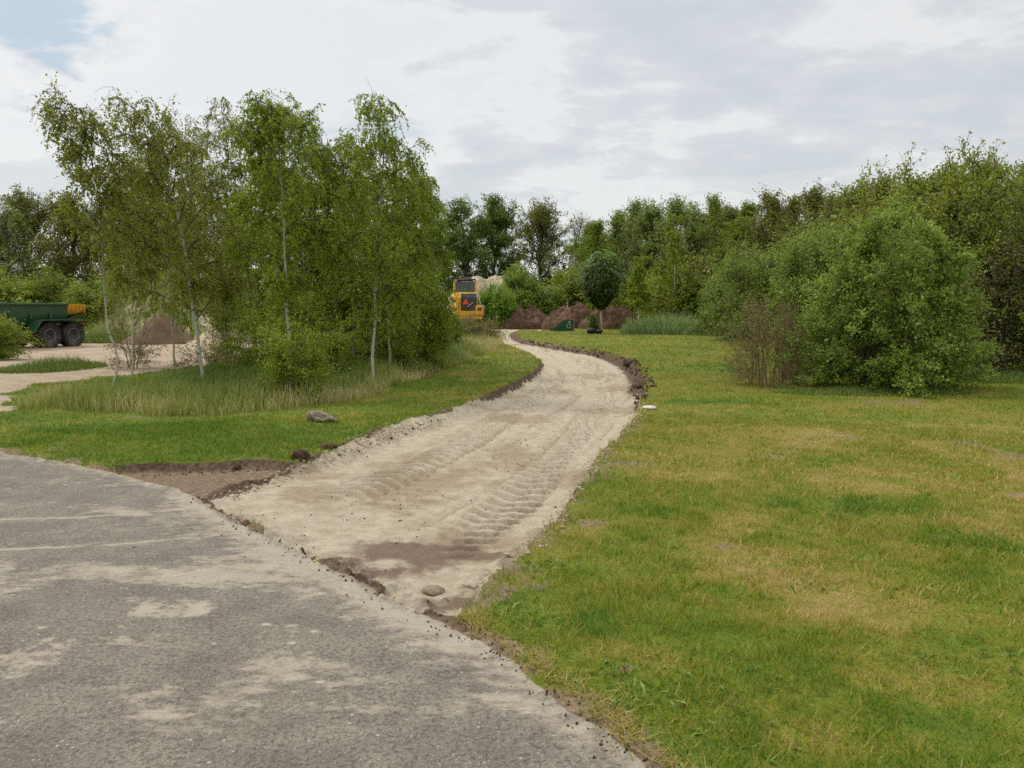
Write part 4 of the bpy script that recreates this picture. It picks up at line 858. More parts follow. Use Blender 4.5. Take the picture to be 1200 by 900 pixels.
for a in ((1075, 433, 190, 188, 51, L_yellow, 'yellow green hedge tree rising behind the large sallow shrub'), (1165, 440, 150, 182, 52, L_hedge, 'dense hedge tree at the right edge of the lawn'), (1255, 448, 170, 190, 53, L_hedge, 'hedge tree cut off by the right edge'), (1010, 425, 120, 222, 54, L_yellow, 'yellow green hedge tree above the lighter sallow shrub'), (1130, 432, 110, 168, 57, L_yellow, 'hedge tree with a light feathery top sticking out above the others')):
    shrub_at('hedge_tree', *a[:4], a[4], M_bark, a[5], a[6], 'hedge tree', HG, nst=14, nt=300, sub=9, lf=11, leaf=.085, shell=.3, noise=.35, twigk=.6, woodr=.05, dep=.9, parts=('stems', 'foliage'))
shrub_at('brown_hedge_shrub', 1170, 444, 110, 262, 55, M_bark, L_brown, 'brownish open shrub in front of the hedge at the right edge', 'shrub', nst=20, nt=150, sub=7, lf=4.5, leaf=.06, shell=.35, noise=.3, twigk=.45, woodr=.02)
# --- left edge
shrub_at('edge_bush', -22, 418, 95, 368, 61, M_twig, L_hedge, 'leafy bush at the left edge partly covering the trailer', 'bush', nst=12, nt=180, sub=8, lf=12, leaf=.07, shell=.35, noise=.4, twigk=.4, woodr=.02)
shrub_at('bright_bush', 580, 383.5, 62, 334, 62, M_twig, L_bright, 'bright green bush right beside the wheel loader', 'bush', nst=14, nt=200, sub=8, lf=12, leaf=.17, shell=.4, noise=.3, twigk=.9, woodr=.05)
shrub_at('round_bush', 610, 381, 46, 313, 63, M_twig, L_sallow, 'rounded dark green bush behind the left soil heap', 'bush', nst=14, nt=220, sub=8, lf=13, leaf=.18, shell=.4, noise=.25, twigk=.9, woodr=.05)
shrub_at('spreading_bush', 645, 380.8, 64, 336, 64, M_twig, L_willow, 'olive green spreading bush behind the middle soil heap', 'bush', nst=14, nt=200, sub=8, lf=12, leaf=.18, shell=.4, noise=.25, twigk=1, woodr=.05)

# --- templates for the far trees
TPL = {}
def template(key, name, ms, wm, lm, parts=('trunk', 'crown')):
    r = empty(name, (0, -500, 0)); link(parts[0], ms[0], wm, r); link(parts[1], ms[1], lm, r); TPL[key] = [r, False]
def far_tree(key, px, Yd, toppy, label, cat, group, hgt, lm=None, wide=1.0, rz=None, name=None):
    x = (px - 600) / FPX * Yd; z = gz(x, Yd); H = P(px, toppy, Yd)[2] - z; s = H / hgt; rz = random.uniform(0, 6.28) if rz is None else rz
    r, used_ = TPL[key]
    sc_ = (s * wide, s * wide, s)
    if not used_: TPL[key][1] = True; r.location = (x, Yd, z); r.rotation_euler.z = rz; r.scale = sc_; o = r
    else: o = copy_tree(r, (x, Yd, z), rz, sc_, lm)
    if name: o.name = name
    if lm is not None and not used_:
        for ch in r.children if False else [k for k in bpy.data.objects if k.parent == r and 'crown' in k.name]: ch.material_slots[0].link = 'OBJECT'; ch.material_slots[0].material = lm
    return tag(o, label, cat, group)
template('oak1', 'oak_tree', broad(301, 15, 5.2, .22, nt=170, tw=10, lf=13, leaf=.20, r0=.34, lumps=10), M_bark, L_oak)
template('oak2', 'oak_tree', broad(302, 15, 5.6, .25, nt=160, tw=10, lf=11, leaf=.20, r0=.34, lumps=10), M_bark, L_oakb)
template('oak3', 'oak_tree', broad(303, 15, 4.6, .25, nt=170, tw=10, lf=13, leaf=.20, r0=.32, lumps=9), M_bark, L_oak)
template('bare', 'bare_tree', broad(304, 13, 3.2, .3, nt=110, tw=11, lf=1.7, leaf=.16, r0=.2, lumps=8, twl=.1), M_bark, L_woodp)
template('w1', 'woodland_tree', broad(305, 12, 3.3, .12, nt=150, tw=10, lf=15, leaf=.17, r0=.2, lumps=10), M_bark, L_woodg)
template('w2', 'woodland_tree', broad(306, 12, 2.8, .10, nt=150, tw=10, lf=14, leaf=.155, r0=.18, lumps=10, slim=.1), M_bark, L_woodp)
template('w3', 'woodland_tree', broad(307, 12, 3.4, .10, nt=150, tw=11, lf=11, leaf=.155, r0=.2, lumps=11), M_bark, L_woodb)
template('w4', 'woodland_tree', broad(308, 12, 2.3, .12, nt=110, tw=10, lf=11, leaf=.15, r0=.15, lumps=10, slim=.18), M_bark, L_woodg)
template('poplar', 'poplar_tree', broad(309, 12, 2.0, .30, nt=90, tw=10, lf=6, leaf=.17, r0=.13, lumps=8, slim=.2), M_birchbark, L_woodp)
template('bush', 'woodland_shrub', bushy(310, (2.4, 2.2), 3.6, nst=12, nt=170, sub=8, lf=12, leaf=.17, shell=.35, noise=.4, twigk=.8, woodr=.05), M_twig, L_woodg, ('stems', 'foliage'))
OG = 'oaks on the far side behind the loader'
for k, px, Yd, top, lb, w in (('oak1', 540, 98, 236, 'dark green oak above the loader, leftmost of the oaks', 1.05), ('oak3', 580, 102, 232, 'dark green oak with a high round crown right of the loader', 1.05), ('oak2', 634, 100, 236, 'brownish olive oak with open lower limbs behind the round bush', 1.0)):
    far_tree(k, px, Yd, top, lb, 'oak', OG, 15, wide=w, name='oak_tree')
far_tree('bare', 680, 98, 249, 'thin pale tree with few leaves right of the oaks', 'tree', None, 13, rz=.5)
far_tree('oak1', 508, 104, 250, 'dark oak half hidden behind the birch group', 'oak', OG, 15)
# left background
LGp = 'trees behind the trailer on the left'
lt = [('oak2', -60, 60, 225, L_oak), ('oak1', -6, 62, 228, L_woodg), ('oak2', 40, 66, 222, None), ('oak3', 88, 60, 230, L_oakb), ('bare', 18, 52, 240, None), ('oak1', 130, 72, 236, L_oakb), ('oak3', 175, 76, 240, None), ('oak2', 222, 80, 236, L_oak), ('oak1', 280, 84, 244, None), ('oak3', 340, 88, 246, None), ('oak2', 400, 92, 250, L_oak), ('oak1', 455, 96, 254, None)]
lb_l = ['oak beyond the left edge behind the trailer', 'green oak directly above the front of the trailer at the left edge', 'brownish oak with dark forked limbs above the trailer', 'olive oak above the yellow trailer tailgate', 'thin bare topped tree with dark stems above the trailer box', 'oak behind the overgrown heap, left of its top', 'oak rising straight behind the top of the overgrown heap', 'oak behind the right slope of the overgrown heap', 'oak showing through the birches right of the heap', 'oak hidden behind the middle of the birch group', 'oak hidden behind the tallest birch', 'oak hidden behind the right end of the birch group']
for (k, px, Yd, top, lm), lb in zip(lt, lb_l): far_tree(k, px, Yd, top, lb, 'oak' if k != 'bare' else 'tree', LGp, 15 if k != 'bare' else 13, lm)
# understorey at the left background
UG = 'bushes along the far side of the yard'
ul = [(-70, 47, 322), (-20, 46, 318), (40, 52, 325), (95, 50, 322), (125, 47, 338), (165, 66, 318), (250, 60, 318), (310, 58, 335), (370, 64, 338), (430, 62, 342), (488, 68, 340), (535, 84, 345)]
for i, (px, Yd, top) in enumerate(ul):
    far_tree('bush', px, Yd, top, 'green bush along the far side of the yard, %s from the left' % ORD[i], 'bush', UG, 3.6, [L_woodg, L_hedge, L_oakb][i % 3], 1.3, name='woodland_shrub')
# right wood
RG = 'trees of the wood on the right'
KIND = {'w1': 'broad mid green', 'w2': 'pale grey green', 'w3': 'brownish, barely leafed', 'w4': 'slim green', 'poplar': 'slender pale stemmed'}
rt = []
front = [(700, 78, 258, 'w1', 1), (722, 74, 243, 'w4', 1), (742, 72, 232, 'poplar', 1), (762, 70, 236, 'w2', 1.1), (787, 66, 229, 'poplar', 1.1), (806, 70, 238, 'w2', 1.1), (834, 66, 224, 'w4', .9), (850, 68, 242, 'w3', 1.1), (872, 62, 236, 'w1', 1), (897, 58, 226, 'w3', 1.1), (925, 56, 230, 'w1', .9), (948, 52, 220, 'w3', 1.1), (972, 48, 228, 'w3', 1.1), (998, 44, 208, 'w4', 1.1), (1030, 40, 206, 'w3', 1.0), (1062, 36, 206, 'w1', 1), (1100, 34, 186, 'w4', 1.2), (1145, 31, 190, 'w1', 1), (1195, 30, 184, 'w4', 1.3), (1250, 28, 180, 'w1', 1)]
back = [(690, 92, 262, 'w1', 1.2), (735, 90, 255, 'w3', 1.2), (775, 88, 252, 'w1', 1.2), (820, 86, 250, 'w3', 1.3), (865, 82, 248, 'w1', 1.2), (912, 78, 244, 'w3', 1.2), (960, 72, 238, 'w1', 1.2), (1010, 64, 226, 'w3', 1.2), (1070, 56, 214, 'w1', 1.2), (1130, 50, 200, 'w3', 1.2), (1200, 46, 190, 'w1', 1.2)]
low = [(668, 74, 322, 'w3', 1.5), (715, 70, 315, 'w1', 1.4), (755, 66, 300, 'w1', 1.2), (800, 64, 300, 'w3', 1.2), (840, 60, 290, 'w1', 1.4)]
def names_for(lst, where):
    cnt = {}
    for px, Yd, top, k, w in sorted(lst):
        cnt[k] = cnt.get(k, 0) + 1
    seen = {}
    for px, Yd, top, k, w in sorted(lst):
        seen[k] = seen.get(k, 0) + 1
        lb = '%s tree, %s of right wood, %s such from left' % (KIND[k], where, ORD[seen[k] - 1])
        lm = None
        if k == 'w1' and seen[k] % 3 == 0: lm = L_woodb
        if where == 'lower fringe': lm = L_hedge
        far_tree(k, px, Yd, top, lb, 'tree', RG, 12, lm, w, name='woodland_tree' if k != 'poplar' else 'poplar_tree')
names_for(front, 'front row'); names_for(back, 'back row'); names_for(low, 'lower fringe')
FG = 'shrubs at the foot of the right wood'
fl = [(668, 76, 334), (700, 74, 326), (735, 70, 322), (766, 64, 316), (800, 56, 322), (830, 54, 318), (960, 40, 290), (1000, 33, 280), (1060, 30, 260), (1120, 28, 262), (1190, 26, 255), (1250, 25, 250), (690, 80, 306), (860, 55, 300)]
for i, (px, Yd, top) in enumerate(sorted(fl)):
    far_tree('bush', px, Yd, top, 'shrub at the foot of the right wood, %s from the left' % ORD[i], 'shrub', FG, 3.6, [L_woodg, L_hedge, L_yellow][i % 3] if px < 850 else [L_hedge, L_woodb, L_woodg][i % 3], 1.2, name='woodland_shrub')
# bright slender young birches in front of the wood
for px, py, top, lb in ((748, 388, 300, 'young birch with a thin white stem right of the globe tree'), (789, 388, 250, 'tall thin birch with a pale stem behind the reeds')):
    g = G(px, py); pts = np.array([P(px, py, g[1]), P(px + 2, (py + top) / 2, g[1]), P(px - 1, top, g[1])]) - [g[0], g[1], 0]; pts[0, 2] = -.1
    plant('birch_tree', birch(int(px), pts, .075, nl=20, spread=.2, cb=.3, sub=6, tw=5, lf=7, leaf=.12), M_birchbark, L_birch, (g[0], g[1], gz(g[0], g[1])), lb, 'birch')
# small dark conifer
rg = np.random.default_rng(5); g = G(793, 385); H = 2.4; n = 2600; u = rg.random(n) ** .7; a = rg.uniform(0, 6.28, n); C = np.stack([np.cos(a) * (1 - u) * .75 * rg.uniform(.3, 1, n), np.sin(a) * (1 - u) * .75 * rg.uniform(.3, 1, n), .1 + u * (H - .1)], 1)
w_ = Wood(); w_.add(np.array([[[0, 0, -.1], [0, 0, 1.2], [0, 0, 2.4]]]), np.array([[.05, .03, .008]]), 6)
plant('conifer', (w_.mesh('conifer_wood'), leaves_mesh('conifer_leaves', rg, C, np.stack([np.cos(a), np.sin(a), -.3 + 0 * a], 1), .22, .3)), M_bark, L_conifer, (g[0], g[1], gz(g[0], g[1])), 'small dark conifer behind the reeds at the wood edge', 'conifer')

# ------------------------------------------------------------------ globe tree
def globe():
    g = G(704, 391); z = gz(g[0], g[1]); s = g[1] / FPX; rg = np.random.default_rng(8)
    r = empty('globe_tree', (g[0], g[1], z)); tag(r, 'young round crowned tree with dark drooping leaves on the far lawn', 'tree')
    top = P(704, 293, g[1])[2] - z; bot = P(704, 362, g[1])[2] - z; Rx = 29 * s; W = Wood()
    T = np.array([[[0, 0, -.1], [.02, 0, bot * .5], [0, 0, bot], [.03, 0, (bot + top) / 2], [0, 0, top - .3]]]); W.add(T, np.array([[.095, .08, .075, .05, .015]]), 8)
    nl = 60; az = rg.uniform(0, 6.28, nl); zz = rg.uniform(0, 1, nl); cz = bot + (top - bot) * zz
    prof = np.interp(zz, [0, .12, .3, .5, .7, .85, 1], [.1, .35, .7, .9, .9, .7, .25])
    E = np.stack([np.cos(az) * Rx * prof, np.sin(az) * Rx * prof, cz], 1); A = np.stack([0 * az, 0 * az, bot + (cz - bot) * .55], 1)
    q = np.linspace(0, 1, 6)[None, :, None]; L = A[:, None] * (1 - q) + E[:, None] * q; L[:, 1:] += rg.normal(0, .05, (nl, 5, 3)); W.add(L, np.linspace(.02, .006, 6)[None].repeat(nl, 0), 4)
    # layered leaves
    N = 3300; az = rg.uniform(0, 6.28, N); zz = rg.random(N); prof = np.interp(zz, [0, .12, .3, .5, .7, .85, 1], [.12, .42, .78, 1, 1, .82, .32]); lump = 1 + .5 * (fbm(np.cos(az) * 2 + 4, np.sin(az) * 2 + zz * 5, 3, 3) - .5) * 2
    rr_ = Rx * prof * lump * rg.uniform(.3, 1, N) ** .45 * rg.uniform(.85, 1.12, N)
    C = np.stack([np.cos(az) * rr_, np.sin(az) * rr_, bot + (top - bot) * zz * lump ** .3], 1)
    out_ = np.stack([np.cos(az), np.sin(az), np.full(N, -.75)], 1) + rg.normal(0, .3, (N, 3))
    D = unit(out_); nrm = unit(np.stack([np.cos(az) * .6, np.sin(az) * .6, np.full(N, 1.)], 1) + rg.normal(0, .25, (N, 3))); S_ = unit(np.cross(D, nrm)); sz = rg.uniform(.13, .27, N)[:, None]
    nn = np.cross(S_, D)
    V = np.stack([C - D * sz * .5, C + S_ * sz * .42 - nn * sz * .08, C + D * sz * .55, C - S_ * sz * .42 - nn * sz * .08], 1).reshape(-1, 3)
    link('trunk', W.mesh('trunk'), bark_mat('young_bark', (.32, .27, .19, 1), (.48, .42, .32, 1)), r)
    link('crown', make_mesh('crown', V, np.arange(N * 4), np.full(N, 4), {'rnd': ('FACE', np.clip(.15 + .75 * zz ** 2 + rg.normal(0, .12, N), 0, 1))}), L_globe, r)  # rnd rises with height: upper leaves coloured lighter, as if lit from above
    # root suckers beside the trunk
    n = 420; C = np.stack([rg.normal(-.52, .15, n), rg.normal(.1, .2, n), rg.uniform(.25, 1.15, n)], 1)
    k = 14; L = grow(rg, np.stack([rg.normal(-.15, .08, k), rg.normal(0, .08, k), np.zeros(k)], 1), np.stack([rg.normal(-.25, .15, k), rg.normal(0, .2, k), np.ones(k)], 1), rg.uniform(.7, 1.1, k), 5, .02, .1); W2 = Wood(); W2.add(L, np.linspace(.012, .004, 5)[None].repeat(k, 0), 4)
    su = link('sucker', W2.mesh('sucker'), M_twig, r, label='leafy suckers at the foot of the trunk'); link('sucker_leaves', leaves_mesh('sucker_leaves', rg, C, rg.normal(0, 1, (n, 3)), .15, .7), L_globe, su)
    # black watering bag beside it
    g2 = G(694, 391.5); m = simple('black_plastic', (.012, .012, .013, 1), .55)
    b = empty('watering_bag', (g2[0], g2[1], gz(g2[0], g2[1]))); tag(b, 'lumpy black plastic bag on the grass beside the globe tree', 'bag')
    o = link('sack', rock_mesh('sack', 21, (.30, .22, .20), rough=.55), m, b); o.location.z = .22
    o = link('sack', rock_mesh('sack', 22, (.24, .18, .13), rough=.55), m, b); o.location = (.42, .1, .15)
globe()

# ------------------------------------------------------------------ green bucket with a stake
def bucket():
    g = G(661, 388); z = gz(g[0], g[1]); s = g[1] / FPX
    gm_ = simple('green_paint', (.014, .07, .028, 1), .45, dirt=(.10, .09, .06, 1), dirt_amt=.25); wm_ = simple('white_mark', (.45, .5, .45, 1), .6)
    r = empty('trailer_shovel', (g[0], g[1], z), .15); tag(r, 'small dark green levelling bucket with drawbars on the grass before the soil heaps', 'bucket')
    pr = [(-.82, 0.02), (.62, -.0), (.66, .78), (.25, .80), (-.78, .18)]
    b = MB(); b.prism(pr, -.03, .03, 'y').build('side_plate', gm_, r)
    b = MB(); b.prism(pr, .90, .96, 'y').build('side_plate', gm_, r)
    MB().box((.64, .465, .40), (.05, .86, .76), ch=.01).build('back_plate', gm_, r)
    MB().box((-.08, .465, .03), (1.4, .86, .04), ch=.01).build('floor_plate', gm_, r)
    MB().box((.66, -.06, .42), (.08, .08, .86), ch=.015).build('frame_post', simple('grey_steel', (.16, .17, .17, 1), .5, .5), r)
    # round emblem ring and white plate on the side
    e_ = MB(); n = 20
    for k in range(n):
        a0, a1 = 2 * PI * k / n, 2 * PI * (k + 1) / n
        e_.tube((.33 + .15 * math.cos(a0), -.036, .36 + .13 * math.sin(a0)), (.33 + .15 * math.cos(a1), -.036, .36 + .13 * math.sin(a1)), .018, 5)
    e_.build('emblem', wm_, r)
    MB().box((.38, -.034, .64), (.12, .008, .12), ch=.003).build('plate', wm_, r)
    rust = simple('rusty_steel', (.22, .15, .10, 1), .8, .3)
    MB().tube((-.75, 0, .20), (-1.25, .1, .92), .028).build('drawbar', rust, r); MB().tube((-.75, 0, .20), (-.2, .1, .74), .028).build('drawbar', rust, r)
    g2 = G(665, 386.2); z2 = gz(g2[0], g2[1]); H = P(665, 353, g2[1])[2] - z2
    st = empty('marker_post', (g2[0], g2[1], z2)); tag(st, 'thin survey stake, red in its middle, standing behind the green bucket', 'stake')
    MB().tube((0, 0, -.1), (0, 0, H * .35), .035).build('foot', simple('wood_post', (.25, .18, .12, 1), .8), st)
    MB().tube((0, 0, H * .35), (0, 0, H * .72), .037).build('red_band', simple('red_paint', (.32, .06, .03, 1), .6), st)
    MB().tube((0, 0, H * .72), (0, 0, H), .034).build('tip', simple('pale_paint', (.4, .34, .26, 1), .6), st)
bucket()

# ------------------------------------------------------------------ wheels shared
M_rubber = simple('tyre_rubber', (.022, .021, .020, 1), .85, dirt=(.14, .11, .08, 1), dirt_amt=.45, scale=3)
def tyre_mb(R_, w, lug=.04, n=26, rim=.5):
    b = MB(); h = w / 2
    b.lathe((0, 0, 0), [(R_ * rim, -h * .82), (R_ * .72, -h * 1.0), (R_ * .90, -h * .98), (R_ * .955, -h * .8), (R_ * .965, 0), (R_ * .955, h * .8), (R_ * .90, h * .98), (R_ * .72, h), (R_ * rim, h * .82), (R_ * (rim - .03), h * .5), (R_ * (rim - .03), -h * .5)], 'x', 40)
    for k in range(n):
        a = 2 * PI * k / n
        for sgn in (-1, 1):
            aa_ = a + (PI / n if sgn > 0 else 0); c = (sgn * h * .52, math.cos(aa_) * R_ * .975, math.sin(aa_) * R_ * .975)
            b.box(c, (h * .95, lug * 1.6, lug * 1.3), rx=aa_ - PI / 2, rz=0, ry=0)
    return b
def wheel(parent, loc, R_, w, rm, rz=0, face=1, nm='wheel'):
    "wheel with its axis along local x, dish on the +x*face side"
    o = bpy.data.objects.new(nm, None); COL.objects.link(o); o.parent = parent; o.location = loc; o.rotation_euler.z = rz
    t_ = tyre_mb(R_, w).build('tyre', M_rubber, o)
    h = w / 2 * face; b = MB()
    b.lathe((0, 0, 0), [(R_ * .52, h * .80), (R_ * .49, h * .86), (R_ * .46, h * .80), (R_ * .42, h * .30), (R_ * .24, h * .22), (R_ * .20, h * .50), (R_ * .17, h * .55), (.0, h * .56)], 'x', 30)
    for k in range(8): a = k * PI / 4; b.lathe((h * .26, math.cos(a) * R_ * .32, math.sin(a) * R_ * .32), [(.022, -.02), (.022, h * .12), (0, h * .13)], 'x', 6)
    b.build('rim', rm, o, smooth=False); return o

# ------------------------------------------------------------------ dump trailer
def trailer():
    zg = -.24; a1 = P(56, 408, 1); D = (CAMH - zg) / ((408 - 360) / FPX); p1 = np.array([(56 - 600) / FPX * D, D])
    th = math.radians(71); p1 = p1 + np.array([-math.sin(th), math.cos(th)]) * .98; z = gz(p1[0], p1[1])
    r = empty('dump_trailer', (p1[0], p1[1], z), th)          # local +x towards the tailgate, local -y the side we see
    tag(r, 'green tandem axle dump trailer with yellow tailgate parked in the sandy yard', 'trailer')
    gp = simple('trailer_green', (.012, .070, .026, 1), .42, dirt=(.08, .075, .05, 1), dirt_amt=.45, spec=.5); dk = simple('chassis_dark', (.012, .03, .018, 1), .6, dirt=(.08, .07, .05, 1))
    yp = simple('tailgate_yellow', (.62, .30, .015, 1), .45, dirt=(.16, .09, .04, 1), dirt_amt=.35, scale=9); rimm = simple('rim_grey', (.32, .32, .31, 1), .5, .4, dirt=(.16, .12, .09, 1), dirt_amt=.5)
    R_ = .60; W_ = 2.3
    # body: half pipe tub swept along x, cross-section in (y,z)
    x0, x1, xe = -3.6, 1.05, 2.05
    def section(zb, top, hw, k=9):
        return [(-hw * 1.0, top)] + [(-hw * (.98 - .34 * (1 - math.cos(t_)) - .0), zb + (top - zb) * (1 - math.sin(t_)) * .9) for t_ in np.linspace(.15, PI / 2, k)] + [(hw * (.98 - .34 * (1 - math.cos(t_))), zb + (top - zb) * (1 - math.sin(t_)) * .9) for t_ in np.linspace(PI / 2, .15, k)] + [(hw, top)]
    def sweep(xs, prof, thick=.05):
        b = MB(); secs = []
        for x_, (zb, tp) in zip(xs, prof): secs.append([(x_, y_, z_) for y_, z_ in section(zb, tp, W_ / 2)])
        n = len(secs[0]); V_ = []; F_ = []
        for s_ in secs: V_ += s_; V_ += [(x_, y_ * (1 - thick), z_ + (thick if 0 < i_ < n - 1 else 0)) for i_, (x_, y_, z_) in enumerate(s_)]
        for j in range(len(secs) - 1):
            o0, o1 = j * 2 * n, (j + 1) * 2 * n
            for i in range(n - 1):
                F_.append((o0 + i, o0 + i + 1, o1 + i + 1, o1 + i)); F_.append((o0 + n + i + 1, o0 + n + i, o1 + n + i, o1 + n + i + 1))
            F_.append((o0, o1, o1 + n, o0 + n)); F_.append((o0 + n - 1, o0 + 2 * n - 1, o1 + 2 * n - 1, o1 + n - 1))
        for o in (0, (len(secs) - 1) * 2 * n):
            for i in range(n - 1): F_.append((o + i, o + n + i, o + n + i + 1, o + i + 1))
        return b.add(V_, F_)
    body = sweep([x0, x0 + .02, -1.2, x1], [(1.02, 2.0), (1.02, 2.0), (1.02, 2.0), (1.10, 2.0)])
    body.box((x0 - .03, 0, 1.5), (.06, W_ * .95, 1.0), ch=.01)
    bo = body.build('body', gp, r)
    for sy in (-1, 1): MB().box(((x0 + x1) / 2, sy * (W_ / 2 + .02), 2.0), (x1 - x0, .12, .10), ch=.02).build('top_rail', gp, bo)
    for xr in (-2.9, -1.9, -.9, .1): MB().box((xr, -W_ / 2 + .06, 1.62), (.07, .10, .62), rx=-.12, ch=.012).build('rib', gp, bo)
    tg = sweep([x1 + .01, 1.6, xe], [(1.42, 2.02), (1.50, 2.02), (1.62, 1.98)], .05)
    # tailgate: shaped rear scoop
    tg.box((xe, 0, 1.80), (.06, W_ * .92, .40), ch=.01)
    tg.build('tailgate', yp, r)
    for k in range(4):
        MB().box((x1 + .25 + k * .22, -W_ / 2 - .015, 1.86), (.05, .03, .26), ch=.01).build('tailgate_rib', yp, bo)
    MB().prism([(x1 - .05, 1.2), (x1 + .3, 1.36), (xe - .1, 1.6), (xe - .1, 1.5), (x1 + .5, 1.2), (x1, 1.08)], -W_ * .35, W_ * .35, 'y').build('tail_floor', gp, r)
    # chassis
    ch = MB()
    for sy in (-1, 1): ch.box((-.9, sy * .42, .88), (5.6, .12, .24), ch=.015)
    for xx in (-3.2, -1.6, 0, 1.25): ch.box((xx, 0, .88), (.1, .9, .16))
    ch.build('chassis', dk, r)
    for k in (0, 1.27): MB().tube((k, -1.0, R_), (k, 1.0, R_), .06).build('axle', dk, r)
    MB().box((.63, -.62, .80), (1.5, .1, .12), ch=.02).build('bogie_beam', dk, r)
    # fenders
    for sy in (-1, 1):
        pr = [(-1.05, .78), (-.72, 1.27), (-.6, 1.31), (1.9, 1.31), (2.0, 1.24), (2.0, 1.19), (1.88, 1.25), (-.57, 1.25), (-.99, .74)]
        MB().prism(pr, sy * W_ / 2 - .30 * (sy < 0) - .28 * (sy > 0), sy * W_ / 2 + .28 * (sy < 0) + .30 * (sy > 0), 'y').build('fender', gp, r)
    for sy in (-1, 1):
        for k in (0, 1.27): wheel(r, (k, sy * .98, R_ - .03), R_, .46, rimm, rz=PI / 2, face=-1 if sy > 0 else -1) if sy < 0 else wheel(r, (k, sy * .98, R_ - .03), R_, .46, rimm, rz=PI / 2, face=1)
    d = MB(); d.box((-4.4, 0, .80), (1.8, .16, .20), ch=.02); d.tube((-5.2, 0, .6), (-5.2, 0, .9), .07); d.build('drawbar', dk, r)
    MB().box((2.02, -.9, 1.0), (.05, .22, .12), ch=.01).build('tail_light', simple('lamp_red', (.4, .02, .015, 1), .3), r)
trailer()

